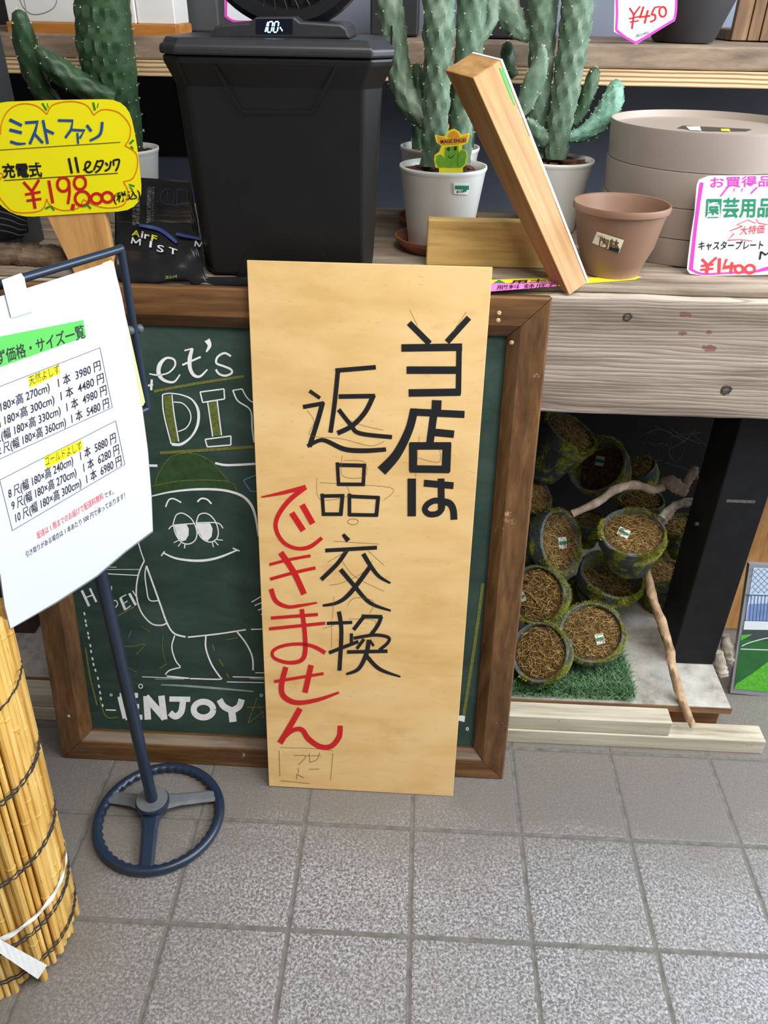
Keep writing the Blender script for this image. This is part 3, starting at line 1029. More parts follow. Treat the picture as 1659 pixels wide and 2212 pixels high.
hd = ray(2032, -14)
hd.z = 0
hd.normalize()
nh = Vector((hd.y, -hd.x, 0))
tau = math.radians(2)
us = Vector((0, 0, 1)) * math.cos(tau) - nh * math.sin(tau)
nS = hd.cross(us).normalized()
S0 = Vector((PX, PY, 0.75)) + nS * 0.030


def sp_(u, v, d=0.0):
    return PP(u, v, S0 + nS * d, nS)


a1, a2, a3 = sp_(266, 538), sp_(0, 618), sp_(322, 884)
a2 = a1 + (a2 - a1).normalized() * 0.32
hgt = (a3 - a1)
a4 = a2 + hgt
bm = new()
fr = 0.0052
for A, B in ((a1, a2), (a1, a3), (a3, a4), (a2, a4)):
    bmx = new()
    off = -nS * 0.004
    tube(bmx, [A + off, B + off], fr, 12)
    part('frame_rod', bmx, STEELBLUE, stand, smooth=True)
bm.free()
bm = new()
for A in (a1, a2, a3, a4):
    sphere(bm, A - nS * 0.004, fr * 1.05, 12)
part('corner_weld', bm, STEELBLUE, stand, smooth=True)
for (u, v) in ((281, 714), (301, 710)):
    bm = new()
    q = sp_(u, v, -0.004)
    sphere(bm, q, 0.0062, 14)
    part('knob', bm, plain('grey_knob', rgb(78, 84, 92), 0.45, 0.1, 40), stand, smooth=True)
bm = new()
pc = Vector((PX, PY, 0.93))
tube(bm, [Vector((PX, PY, (a1.z + a2.z) / 2 - 0.12)), Vector((PX, PY, (a1.z + a3.z) / 2)), Vector((PX, PY, (a1.z + a3.z) / 2)) + nS * 0.02], 0.008, 12)
part('bracket', bm, STEELBLUE, stand)
# backing sheet and the laminated price list
bm = new()
prism(bm, [sp_(*p, 0.002) for p in [(222, 568), (238, 562), (244, 566), (312, 868), (308, 876), (285, 880), (120, 700)]], nS * 0.0012)
tag(part('yellow_sheet', bm, plain('pale_yellow_card', rgb(240, 232, 140), 0.6, 0.04, 10), loc=sp_(270, 700)), 'pale yellow card tucked behind the white printed price list', 'card')
bm = new()
out = [(243, 565), (262, 640), (285, 760), (306, 880), (318, 970), (326, 1070), (329, 1146), (270, 1190), (208, 1243), (120, 1300), (22, 1357), (10, 1310), (0, 1240), (-60, 1010), (-120, 760), (-150, 690), (-90, 668), (0, 640), (120, 603), (235, 566)]
prism(bm, [sp_(*p, 0.0045) for p in out], nS * 0.0008)
sheet = part('price_list', bm, plain('laminated_white_paper', rgb(212, 215, 225), 0.35, 0.015, 6), loc=sp_(150, 950))
tag(sheet, 'laminated white printed price list on the blue sign stand', 'price list')
bm = new()
prism(bm, [sp_(*p, 0.0038) for p in [(a - 1.5 if a < 100 else a + 1.5, b + 3) for a, b in out]], nS * 0.0005)
part('clear_edge', bm, plain('grey_laminate_edge', rgb(120, 124, 126), 0.2, 0.05, 10), sheet, label='clear laminate edge')
shs = plane_surf(S0 + nS * 0.0053, nS, 0.0004)
bm = new()
fill(bm, [(0, 727), (180, 691), (186, 727), (0, 793)], lambda u, v, k: shs(u, v, -8))
fill(bm, [(-70, 745), (0, 727), (0, 793), (-60, 812)], lambda u, v, k: shs(u, v, -8))
part('highlight', bm, plain('green_marker_band', rgb(92, 196, 88), 0.5, 0.03, 20), sheet, label='green title band')
for q in ([(60, 814), (126, 787), (131, 806), (65, 838)], [(95, 986), (176, 950), (180, 970), (100, 1013)]):
    bm = new()
    fill(bm, q, lambda u, v, k: shs(u, v, -8))
    part('highlight', bm, plain('yellow_highlighter', rgb(255, 250, 20), 0.5, 0.02, 20), sheet, label='yellow highlighted heading')
SERIF = ink('print_ink', rgb(40, 36, 46), 0.5)
bm = new()
write(bm, 'よしず価格・サイズ一覧', (-46, 803), (185, 730), (-5, -31), shs, bold=0.012)
part('title', bm, SERIF, sheet)
bm = new()
write(bm, '天然よしず', (64, 834), (130, 806), (-3, -21), shs)
part('heading', bm, SERIF, sheet)
bm = new()
L4 = [('9 尺(幅 180×高 270cm)   1 本  3980 円', (-58, 920), (219, 803)), ('10 尺(幅 180×高 300cm)  1 本  4480 円', (-56, 952), (226, 830)),
      ('11 尺(幅 180×高 330cm)  1 本  4980 円', (-30, 972), (232, 856)), ('12 尺(幅 180×高 360cm)  1 本  5480 円', (-8, 991), (237, 884))]
for s_, a, b in L4:
    write(bm, s_, a, b, (-3, -27), shs, bold=0.008)
part('price_lines', bm, SERIF, sheet, label='upper price table')
bm = new()
write(bm, 'ゴールドよしず', (99, 1007), (178, 972), (-3, -21), shs)
part('heading', bm, SERIF, sheet)
bm = new()
for s_, a, b in (('8 尺(幅 180×高 240cm)   1 本  5880 円', (20, 1082), (252, 959)), ('9 尺(幅 180×高 270cm)   1 本  6280 円', (27, 1108), (259, 984)), ('10 尺(幅 180×高 300cm)  1 本  6980 円', (35, 1134), (264, 1008))):
    write(bm, s_, a, b, (-3, -27), shs, bold=0.008)
part('price_lines', bm, SERIF, sheet, label='lower price table')
bm = new()
write(bm, '引き取りがある場合は 1 本あたり 500 円で承っております！', (57, 1205), (271, 1076), (-2, -13), shs)
write(bm, 'です。', (227, 1077), (246, 1067), (-2, -11), shs)
part('note_line', bm, SERIF, sheet, label='black printed note')
bm = new()
write(bm, '配達は 1 階までのお届けで配達料無料', (82, 1165), (225, 1078), (-3, -15), shs)
part('note_line', bm, ink('red_print', rgb(236, 70, 70)), sheet, label='red printed delivery note')
bm = new()
for l in ([(-60, 858), (216, 751)], [(216, 751), (243, 880)], [(243, 880), (-40, 1010)], [(-6, 1040), (250, 909)], [(250, 909), (270, 1003)], [(270, 1003), (27, 1146)], [(27, 1146), (0, 1038)]):
    draw(bm, [(l, 1.2)], shs)
part('table_border', bm, ink('thin_grey_rule', rgb(96, 98, 112)), sheet)
bm = new()
tp = [(3, 605), (45, 590), (52, 600), (55, 616), (72, 672), (24, 686)]
q = [sp_(*p, 0.007) for p in tp]
prism(bm, q, nS * 0.0006)
part('tape', bm, plain('white_tape', rgb(238, 238, 240), 0.4, 0.02, 20), sheet, label='white tape over the top edge')

# ================================================================== yellow price card on a wooden stake
cy = 0.336
ycard = thing('price_sign', 'yellow hand-lettered price card on a bare wooden stake', 'price sign', P(200, 600, y=cy))
bm = new()
prism(bm, [P(*p, y=cy + 0.002) for p in [(88, 440), (222, 440), (243, 560), (245, 590), (163, 596)]], (0, 0.016, 0))
part('stake', bm, PINE, ycard, bevel=0.001)
out = rounded([(-40, 222), (120, 216), (274, 214), (296, 310), (310, 454), (180, 461), (24, 471), (-40, 395)], 55)
bm = new()
prism(bm, [P(*p, y=cy) for p in out], (0, 0.0015, 0))
cardp = part('card', bm, plain('bright_yellow_card', rgb(255, 240, 8), 0.4, 0.02, 10), ycard)
ycs = lambda u, v, k=0: P(u, v, y=cy - 0.0006 - 0.00002 * k)
ZY, SY = (0, 0), 1659 / 560
bm = new()
draw(bm, [([(60, 765), (140, 803)], 20), ([(60, 830), (140, 850)], 20), ([(65, 905), (115, 920), (165, 918)], [18, 18, 10]), ([(160, 785), (240, 780), (225, 840), (190, 922)], 18, False), ([(215, 850), (275, 915)], 18),
          ([(275, 768), (305, 920)], 18), ([(290, 830), (345, 855)], 18), ([(370, 770), (465, 772), (455, 830), (418, 882)], 16, False), ([(455, 830), (540, 835), (510, 885)], 16, False), ([(495, 850), (500, 920)], 14),
          ([(555, 800), (585, 840)], 18), ([(655, 780), (640, 860), (575, 900)], [18, 18, 14])], ycs, ZY, SY)
part('lettering', bm, ink('blue_marker', rgb(30, 80, 150)), cardp, label='blue handwritten title')
bm = new()
draw(bm, [([(150, 1165), (205, 1225)], 18), ([(250, 1150), (205, 1225)], 18), ([(160, 1245), (260, 1228)], 16), ([(170, 1285), (265, 1272)], 16), ([(205, 1215), (225, 1335)], 20),
          ([(312, 1155), (338, 1300)], 20), (ring_pts(405, 1180, 38, 44, 18), 18), ([(440, 1170), (445, 1230), (435, 1305)], 18), (ring_pts(512, 1170, 37, 42, 18), 18), (ring_pts(527, 1270, 46, 46, 18), 18),
          ([(470, 1305), (462, 1345)], 24), (ring_pts(618, 1270, 34, 32, 16), 18), (ring_pts(688, 1262, 34, 32, 16), 18)], ycs, ZY, SY)
part('lettering', bm, RED_INK, cardp, label='red handwritten price')
bm = new()
write(bm, '充電式', (6, 386), (92, 383), (-3, -33), ycs, bold=0.028)
draw(bm, [([(440, 1012), (460, 1110)], 16), ([(482, 1005), (502, 1105)], 16), ([(533, 1088), (566, 1068), (578, 1040), (556, 1036), (545, 1062), (550, 1092), (568, 1103), (594, 1094)], 12)], ycs, ZY, SY)
draw(bm, [([(625, 1025), (600, 1090)], 12), ([(622, 1035), (660, 1030), (640, 1080), (610, 1105)], 12), ([(615, 1060), (645, 1072)], 10), ([(675, 1040), (690, 1060)], 13), ([(710, 1030), (700, 1075), (670, 1095)], 12),
          ([(725, 1025), (728, 1060)], 12), ([(725, 1027), (762, 1022), (755, 1065), (740, 1095)], 12)], ycs, ZY, SY)
write(bm, '(税込)', (246, 443), (304, 432), (-2, -26), ycs, bold=0.02)
draw(bm, [([(0, 960), (770, 910)], 4), ([(25, 1155), (755, 1108)], 5)], ycs, ZY, SY)
part('lettering', bm, BLACK_INK, cardp, label='black handwritten details and rules')
bm = new()
draw(bm, [([(-40, 1090), (10, 1110), (20, 1120), (0, 1150)], 6), ([(5, 860), (10, 790), (50, 710), (130, 665), (230, 675), (300, 730)], 6), ([(300, 730), (340, 670), (450, 648), (550, 670), (600, 735)], 6), ([(600, 735), (660, 700), (760, 720), (830, 800), (830, 880), (800, 930)], 6),
          ([(800, 930), (870, 980), (880, 1060), (850, 1140), (790, 1162)], 6), ([(790, 1162), (820, 1230), (790, 1310), (690, 1330), (600, 1310), (535, 1275)], 6), ([(535, 1275), (500, 1330), (400, 1345), (320, 1310), (300, 1270)], 6),
          ([(300, 1270), (270, 1340), (180, 1360), (80, 1350), (10, 1280), (-5, 1250)], 6)], ycs, ZY, SY)
part('scalloped_border', bm, ink('orange_marker', rgb(236, 120, 20)), cardp)
bm = new()
draw(bm, [([(270, 660), (298, 705)], 12), ([(302, 660), (310, 690)], 6), ([(596, 655), (608, 705)], 14), ([(630, 660), (622, 690)], 6), ([(855, 895), (830, 920)], 12), ([(838, 935), (852, 955)], 12), ([(825, 1180), (862, 1192)], 10), ([(830, 1195), (850, 1215)], 8), ([(290, 1335), (320, 1320)], 12), ([(325, 1320), (348, 1345)], 12), ([(530, 1320), (552, 1315)], 12), ([(560, 1312), (582, 1335)], 12)], ycs, ZY, SY)
part('leaf_marks', bm, ink('leaf_green_marker', rgb(30, 140, 40)), cardp)

# ================================================================== mist fan (bin shaped)
BLK = plain('black_plastic', rgb(26, 25, 25), 0.42, 0.10, 14, spec=0.35)
BLK_D = plain('deep_black_plastic', rgb(14, 14, 15), 0.5, 0.1, 14)
bx = xu(620, 0.336, TOP)
fan = thing('mist_fan', 'black bin shaped mist fan with glowing digital display on its lid', 'fan', (bx, 0.46, TOP))


def bin_section(v, uL, ufL, ufR, uR, yf, z=None, ch=0.028, dep=0.26, back=0.03):
    xm = xu(620, yf, 1.05)
    zz = zv(v, xm, yf) if z is None else z
    xl, xr = xu(ufL, yf, zz), xu(ufR, yf, zz)
    Xl, Xr = xu(uL, yf + ch, zz), xu(uR, yf + ch, zz)
    return [Vector(q) for q in ((xl, yf, zz), (xr, yf, zz), (Xr, yf + ch, zz), (Xr - 0.004, yf + dep - back, zz), (xr, yf + dep, zz), (xl, yf + dep, zz), (Xl + 0.004, yf + dep - back, zz), (Xl, yf + ch, zz))]


def loft(bm, secs, cap=True):
    rr = [[bm.verts.new(p) for p in s] for s in secs]
    for A, B in zip(rr, rr[1:]):
        k = len(A)
        for i in range(k):
            bm.faces.new((A[i], A[(i + 1) % k], B[(i + 1) % k], B[i]))
    if cap:
        bm.faces.new(rr[0][::-1])
        bm.faces.new(rr[-1])


bm = new()
loft(bm, [bin_section(600, 446, 462, 780, 800, 0.340, z=TOP + 0.003, dep=0.15), bin_section(560, 440, 455, 784, 806, 0.338, dep=0.155), bin_section(190, 380, 405, 785, 824, 0.316, dep=0.18), bin_section(140, 352, 384, 800, 848, 0.302, dep=0.205), bin_section(124, 349, 382, 802, 852, 0.301, dep=0.207)])
body = part('tank', bm, BLK, fan, bevel=0.004)
bm = new()
sL = [bin_section(123, 344, 376, 804, 853, 0.297, dep=0.213), bin_section(104, 342, 374, 804, 854, 0.297, dep=0.213), bin_section(98, 350, 380, 800, 846, 0.300, dep=0.208), bin_section(84, 356, 388, 792, 838, 0.308, dep=0.19)]
loft(bm, sL)
lid = part('lid', bm, plain('charcoal_lid_plastic', rgb(44, 44, 46), 0.4, 0.12, 30), fan, bevel=0.003)
zt = sL[-1][0].z
# handle scoop on the front, shade of the foot recess as a darker plate
tf = lambda u, v, dd=0: P(u, v, y=0.3165 + 0.0215 * (v - 190) / 370 - dd)
bm = new()
sc_ = [(462, 140), (520, 236), (532, 242), (668, 242), (680, 236), (727, 142)]
draw(bm, [(sc_, 4.5, False)], lambda u, v, k: P(u, v, y=(0.304 + 0.013 * (min(v, 190) - 140) / 50 + 0.0215 * max(0, v - 190) / 370) - 0.0045))
part('handle_scoop', bm, BLK_D, fan)
bm = new()
prism(bm, [tf(*p, 0.0012) for p in [(508, 603), (516, 585), (531, 548), (541, 538), (556, 536), (682, 536), (694, 541), (703, 553), (712, 603)]], (0, 0.003, 0))
part('foot_recess_shade', bm, BLK_D, fan)
# raised console with the display
yc_ = 0.335
def con(p, yy):
    return P(*p, y=yy)
bm = new()
pf = [(448, 84), (463, 58), (478, 52), (538, 48), (552, 37), (636, 36), (648, 46), (735, 52), (748, 60), (757, 84)]
prism(bm, [con(p, yc_) for p in pf], (0, 0.14, 0))
console = part('console', bm, plain('charcoal_console', rgb(46, 46, 48), 0.38, 0.15, 40), fan, bevel=0.003)
bm = new()
prism(bm, [con(p, yc_ - 0.0008) for p in [(553, 41), (632, 40), (632, 73), (553, 73)]], (0, 0.001, 0))
disp = part('display', bm, plain('display_glass', rgb(10, 12, 30), 0.15, 0.05, 10), console, label='dark blue display window')
bm = new()
ds = lambda u, v, k=0: con((u, v), yc_ - 0.0016)
ZG, SG = (340, 0), 1659 / 560
draw(bm, [([(708, 140), (700, 168)], 9), ([(698, 174), (690, 204)], 9)], ds, ZG, SG)
for x0 in (708, 746):
    draw(bm, [([(x0 + 8, 140), (x0 + 28, 138)], 8), ([(x0 + 31, 142), (x0 + 27, 168)], 8), ([(x0 + 26, 174), (x0 + 21, 200)], 8), ([(x0 + 17, 206), (x0 - 2, 206)], 8), ([(x0 + 4, 143), (x0 + 1, 168)], 8), ([(x0, 174), (x0 - 4, 202)], 8)], ds, ZG, SG)
draw(bm, [([(786, 172), (800, 200)], 5), (ring_pts(787, 180, 3, 4, 8), 3), (ring_pts(797, 192, 3, 4, 8), 3)], ds, ZG, SG)
part('digits', bm, emit('led_white_blue', (0.35, 0.6, 1.0), 3.0), disp, label='glowing digits reading 100 percent')
# fan head, its rim dips into the top of the picture
fc = P(612, -182, y=0.385)
dep_ = depth(fc)
fr_ = 209 / F * dep_
bm = new()
rg = []
for i in range(72):
    a = 2 * math.pi * i / 72
    dv = Vector((math.cos(a), 0, math.sin(a)))
    rg.append([bm.verts.new(fc + dv * (fr_ - q[0]) + Vector((0, q[1], 0))) for q in ((0, 0), (0.008, -0.014), (0.022, -0.014), (0.027, 0.0), (0.027, 0.045), (0.0, 0.050), (-0.002, 0.02))])
for i in range(72):
    A, B = rg[i], rg[(i + 1) % 72]
    for k in range(7):
        bm.faces.new((A[k], A[(k + 1) % 7], B[(k + 1) % 7], B[k]))
part('fan_ring', bm, plain('satin_black_ring', rgb(26, 26, 28), 0.28, 0.1, 20), fan, smooth=False)
bm = new()
for i in range(40):
    a = 2 * math.pi * i / 40
    d0, d1 = Vector((math.cos(a), 0, math.sin(a))), Vector((math.cos(a + 0.35), 0, math.sin(a + 0.35)))
    tube(bm, [fc + d0 * 0.03 - Vector((0, 0.012, 0)), fc + (d0 + d1) * 0.5 * fr_ * 0.55 - Vector((0, 0.014, 0)), fc + d1 * (fr_ - 0.008) - Vector((0, 0.002, 0))], 0.0012, 5)
lathe(bm, fc + Vector((0, -0.018, 0)), [(0, 0), (0.03, 0), (0.032, 0.012), (0, 0.012)], 24, (0, 1, 0))
part('grille', bm, BLK_D, fan)
bm = new()
for i in range(5):
    a = 2 * math.pi * i / 5
    for s_ in (0,):
        pts_ = []
        for t in range(7):
            b = a + 0.9 * t / 6
            pts_.append((fc + Vector((math.cos(b) * fr_ * (0.2 + 0.7 * min(1, t / 3)), 0.012 + 0.004 * t, math.sin(b) * fr_ * (0.2 + 0.7 * min(1, t / 3))))))
        vs_ = [bm.verts.new(p) for p in pts_] + [bm.verts.new(fc + Vector((0, 0.02, 0)))]
        bm.faces.new(vs_)
part('fan_blades', bm, BLK, fan)
bm = new()
lathe(bm, fc + Vector((0, 0.0, 0)), [(0, 0.052), (fr_ * 0.6, 0.050), (fr_ - 0.002, 0.046), (fr_ - 0.002, 0.049), (fr_ * 0.6, 0.054), (0, 0.056)], 40, (0, 1, 0))
part('rear_cover', bm, BLK_D, fan)
bm = new()
nz = fc.z - fr_ - zt + 0.03
tube(bm, [Vector((fc.x, fc.y + 0.07, zt + 0.02)), Vector((fc.x, fc.y + 0.07, fc.z))], [0.03, 0.026], 16)
lathe(bm, fc + Vector((0, 0.03, 0)), [(0, 0), (0.06, 0), (0.06, 0.06), (0, 0.07)], 24, (0, 1, 0))
part('neck', bm, BLK, fan)
bm = new()
box(bm, (xu(843, 0.345, zt), 0.345, sL[1][0].z), (xu(847, 0.345, zt), 0.353, zt + 0.016))
part('latch', bm, BLK, fan)

# ================================================================== dark carton with a fan print, far left
ly = 0.45
lt = thing('carton', 'tall dark carton with grey fan print at the left edge', 'box', (xu(20, ly, TOP), ly, TOP))
bm = new()
xl = xu(64, ly + 0.08, TOP + 0.12)
box(bm, (xl - 0.30, ly, TOP + 0.0006), (xl, ly + 0.08, TOP + 0.42))
cb = part('box_body', bm, plain('dark_grey_carton', rgb(58, 59, 62), 0.5, 0.08, 8), lt, bevel=0.002)
bm = new()
prism(bm, [P(*p, y=ly - 0.0007) for p in [(-30, 400), (48, 400), (62, 500), (50, 512), (-30, 530)]], (0, 0.0004, 0))
pan = part('printed_panel', bm, BLK_D, cb)
bm = new()
for k in range(4):
    draw(bm, [([(-20, 452 + 14 * k), (20, 462 + 13 * k), (42, 472 + 12 * k), (58, 478 + 9 * k)], [2.6, 2.6, 2.2, 1.2])], lambda u, v, kk=0: P(u, v, y=ly - 0.0012))
part('printed_arcs', bm, plain('grey_print', rgb(120, 122, 128), 0.5, 0.1, 40), pan)

# ================================================================== crumpled black bag with printing
def bag_y(v):
    pts_ = [(372, 0.545), (440, 0.50), (480, 0.405), (540, 0.36), (600, 0.328), (640, 0.320)]
    for (a, ya), (b, yb) in zip(pts_, pts_[1:]):
        if v <= b:
            return ya + (yb - ya) * max(0, (v - a) / (b - a))
    return pts_[-1][1]


from mathutils import noise as mnoise


def bag_s(u, v, k=0, lift=0.0):
    y = bag_y(v) - lift
    q = Vector((u * 0.02, v * 0.03, 2.0))
    y += mnoise.noise(q) * 0.006
    return P(u, v, y=y)


bm = new()
NU, NV = 60, 46
gr = []
for j in range(NV + 1):
    row = []
    for i in range(NU + 1):
        t, s_ = i / NU, j / NV
        uu = 248 + 302 * t
        vtop = 380 + 20 * t if uu < 411 else min(598, 192 + (uu - 380) * 6.27)
        vbot = 604 + 10 * math.sin(t * 9) + 16 * t + (14 * max(0, 1 - abs(t - 0.57) * 14))
        v = vtop + (vbot - vtop) * s_
        u = 248 + 302 * t
        row.append(bm.verts.new(bag_s(u, v)))
    gr.append(row)
for j in range(NV):
    for i in range(NU):
        bm.faces.new((gr[j][i], gr[j][i + 1], gr[j + 1][i + 1], gr[j + 1][i]))
n = NT('black_bag_film')
n.col(rgb(24, 22, 24))
n.rough(0.24)
n.bump(n.noise(n.coords((8, 30, 30)), 1.0, 4, 0.5, 0.8), 0.25, 0.004)
bag = part('plastic_bag', bm, n.m, smooth=True, loc=P(330, 605, z=TOP))
so = bag.modifiers.new('thick', 'SOLIDIFY')
so.thickness = 0.001
tag(bag, 'crumpled black printed plastic bag under the mist fan', 'bag')
bs = lambda u, v, k=0: bag_s(u, v, 0, 0.0042)
bm = new()
draw(bm, [([(284, 526), (287, 512)], 3), ([(286, 513), (293, 525)], 3), ([(293, 525), (303, 516)], 3), ([(303, 516), (302, 530)], 3)], bs)
write(bm, 'I', (322, 534), (327, 535), (2, -14), bs, bold=0.012)
write(bm, 'S', (338, 543), (353, 546), (2, -15), bs, bold=0.012)
write(bm, 'T', (364, 546), (382, 552), (1, -13), bs, bold=0.012)
write(bm, 'ir', (304, 513), (322, 518), (2, -14), bs, bold=0.02)
draw(bm, [([(421, 532), (423, 520)], 3), ([(423, 521), (431, 533)], 3), ([(431, 533), (436, 523)], 2)], bs)
part('print', bm, plain('silver_print', rgb(205, 205, 208), 0.5, 0.1, 60), bag, label='silver printed letters')
bm = new()
write(bm, 'A', (284, 508), (302, 513), (2, -13), bs, bold=0.02)
write(bm, 'F', (326, 519), (338, 523), (2, -13), bs, bold=0.02)
write(bm, 'コンパ', (357, 602), (382, 600), (0, -6), bs)
part('print', bm, plain('yellow_green_print', rgb(200, 200, 40), 0.5, 0.1, 60), bag, label='yellow green printed letters')
bm = new()
draw(bm, [([(300, 486), (345, 496), (382, 524)], [6, 8, 6]), ([(380, 505), (432, 516)], 6)], bs)
part('print', bm, plain('blue_print', rgb(50, 70, 130), 0.5, 0.1, 60), bag, label='blue printed band')
bm = new()
for k, (u0, s_) in enumerate(((274, '持ち運びラクラク充電式'), (281, '便利な風量切替つき'), (300, '背負えるから場所を選ばない'), (306, '充電式だから、好きな場所で心地よい'), (312, 'コードレスでどこでも使える'))):
    hh_ = (9, 7, 4, 7, 5)[k]
    write(bm, s_, (u0 + 20, 487 - 2 * k), (u0 + 22, 404), (-hh_, -1), bs)
part('print', bm, plain('small_white_print', rgb(150, 150, 152), 0.5, 0.1, 60), bag, label='small white lines of print')
bm = new()
draw(bm, [(ring_pts(362, 425, 15, 17), 0.8), ([(383, 408), (405, 412), (402, 452), (381, 447), (383, 408)], 0.8, False), ([(361, 412), (364, 440)], 0.7)], bs)
part('print', bm, plain('navy_print', rgb(70, 74, 110), 0.5, 0.1, 60), bag, label='dark blue line drawing')

# ================================================================== rolled reed screen, lower left
RR = 0.098
ed = P(163, 1990, z=0.0)
RC = Vector((ed.x - RR * 0.93, ed.y - RR * 0.30, 0))
LEAN = Vector((0.035, 0.05, 1.0))
roll = thing('rolled_reed_screen', 'rolled natural reed screen standing on the floor by the sign stand, tied with white tape', 'reed screen', RC)
n = NT('reed')
co = n.coords((60, 60, 5))
oi = n.n('ShaderNodeObjectInfo')
f1 = n.noise(co, 1.0, 5, 0.6, 0.3)
c = n.ramp(f1, [(0.3, rgb(196, 146, 66)), (0.5, rgb(232, 190, 104)), (0.7, rgb(246, 216, 142))])
c2 = n.ramp(oi.outputs['Random'], [(0.0, (0.62, 0.56, 0.45)), (0.2, (0.86, 0.82, 0.74)), (0.5, (1, 1, 1)), (1.0, (1.0, 0.93, 0.8))])
c = n.mix(1.0, c, c2, 'MULTIPLY')
spots = n.noise(n.coords((70, 70, 22), loc=(5, 5, 5)), 1.0, 5, 0.7)
c = n.mix(n.ramp(spots, [(0.64, (0, 0, 0)), (0.72, (0.75, 0.75, 0.75))]), c, rgb(92, 52, 26))
n.col(c)
n.rough(0.38)
REED = n.m
CORD = plain('dark_cord', rgb(44, 42, 46), 0.8, 0.2, 200)
TAPE = plain('white_poly_tape', rgb(232, 230, 226), 0.45, 0.06, 90)
random.seed(11)
NR = 56
H_ = 0.62


def roll_pt(a, r, z):
    return RC + LEAN * z + Vector((math.cos(a) * r, math.sin(a) * r, 0))


for i in range(NR):
    a = 2 * math.pi * i / NR + random.uniform(-0.02, 0.02)
    rad = random.choice((0.0040, 0.0050, 0.0058, 0.0064))
    r = RR - random.uniform(0, 0.008)
    z0 = max(0.0, random.uniform(-0.012, 0.03))
    bm = new()
    pts_, rr_ = [], []
    z = z0
    nx = z0 + random.uniform(0.03, 0.16)
    zs = [z0]
    while zs[-1] < H_:
        zs.append(zs[-1] + 0.02)
    node = z0 + random.uniform(0.04, 0.2)
    marks = []
    while node < H_:
        marks.append(node)
        node += random.uniform(0.13, 0.22)
    allz = sorted(zs + [q + d for q in marks for d in (-0.003, 0, 0.003)])
    da = random.uniform(-0.03, 0.03)
    tube(bm, [roll_pt(a + da * q, r, q) for q in allz], [rad * (1.14 if any(abs(q - m_) < 0.001 for m_ in marks) else 1.0) for q in allz], 9)
    part('reed', bm, REED, roll, smooth=False)
bm = new()
for ring_r, cnt in ((RR - 0.013, 58), (RR - 0.026, 48), (RR - 0.040, 36), (RR - 0.055, 24)):
    for i in range(cnt):
        a = 2 * math.pi * i / cnt + random.uniform(-0.03, 0.03)
        tube(bm, [roll_pt(a, ring_r, random.uniform(0.0, 0.02)), roll_pt(a, ring_r, H_ + random.uniform(-0.02, 0.01))], random.uniform(0.004, 0.0058), 7)
o = part('inner_reeds', bm, REED, roll)
o['kind'] = 'stuff'
for zc in (0.045, 0.052, 0.115, 0.122, 0.25, 0.256, 0.39, 0.396, 0.53):
    bm = new()
    ph = random.uniform(0, 6)
    tube(bm, [roll_pt(2 * math.pi * k / 120, RR + 0.0052 + 0.0010 * math.sin(k * 3.3), zc + 0.010 * math.cos(2 * math.pi * k / 120 - 0.4) + 0.0014 * math.sin(k * 1.9 + ph)) for k in range(121)], 0.0013, 6)
    part('cord', bm, CORD, roll)


def band(zf, w_, name, a0, a1, lab=None, rise=0.0):
    bm = new()
    prev = None
    for k in range(61):
        a = a0 + (a1 - a0) * k / 60
        z = zf + rise * k / 60
        ww = w_ * (1 + 0.2 * math.sin(k * 0.5))
        row = [bm.verts.new(roll_pt(a, RR + 0.0066 + 0.0008 * math.sin(k * 1.3 + j), z + (j / 4 - 0.5) * ww)) for j in range(5)]
        if prev:
            for j in range(4):
                bm.faces.new((prev[j], row[j], row[j + 1], prev[j + 1]))
        prev = row
    return part(name, bm, TAPE, roll, label=lab)


band(0.135, 0.010, 'tape_band', math.radians(-170), math.radians(60), None, 0.03)
# loose tape end falling across the lower front
bm = new()
tp0, tp1 = P(-6, 2040, x=None, y=RC.y - RR * 0.99), P(92, 2104, z=0.012)
tp1 = Vector((P(92, 2100, z=0.02).x, P(92, 2100, z=0.02).y - 0.0, 0.02))
vd = (CAM - tp1).normalized()
prev = None
for k in range(13):
    t = k / 12
    m_ = tp0.lerp(tp1, t) + vd * 0.016
    sd = (tp1 - tp0).cross(vd).normalized()
    row = [bm.verts.new(m_ + sd * (j / 4 - 0.5) * (0.013 + 0.008 * t) + vd * 0.0012 * ((j + k) % 2)) for j in range(5)]
    if prev:
        for j in range(4):
            bm.faces.new((prev[j], row[j], row[j + 1], prev[j + 1]))
    prev = row
part('tape_end', bm, TAPE, roll)

# ================================================================== shelf behind the table
SY_ = 0.78
zp0, zp1, zk1 = zv(187, 0.6, SY_), zv(152, 0.6, SY_), zv(98, 0.6, SY_ - 0.0)
n = NT('plywood_edge')
wv = n.n('ShaderNodeTexWave', wave_type='BANDS', bands_direction='Z')
wv.inputs['Scale'].default_value = 42
wv.inputs['Distortion'].default_value = 1.2
wv.inputs['Detail'].default_value = 2
n.l(n.coords((0.25, 1, 1)), wv.inputs[0])
f1 = n.noise(n.coords((3, 40, 60)), 1.0, 5)
c = n.ramp(wv.outputs['Fac'], [(0.1, rgb(150, 112, 76)), (0.35, rgb(206, 172, 128)), (0.8, rgb(226, 198, 156))])
n.col(n.mix(0.4, c, n.ramp(f1, [(0.3, (0.55, 0.5, 0.45)), (0.6, (1, 1, 1))]), 'MULTIPLY'))
n.rough(0.7)
bm = new()
box(bm, (-1.2, SY_, zp0), (1.6, 1.17, zp1))
tag(part('plywood_shelf', bm, n.m, loc=(0, SY_, zp0)), 'pale plywood shelf with striped edge under a thick rustic plank', 'shelf')
bm = new()
box(bm, (-1.2, SY_ + 0.004, zp1 + 0.0006), (1.6, 1.16, zk1))
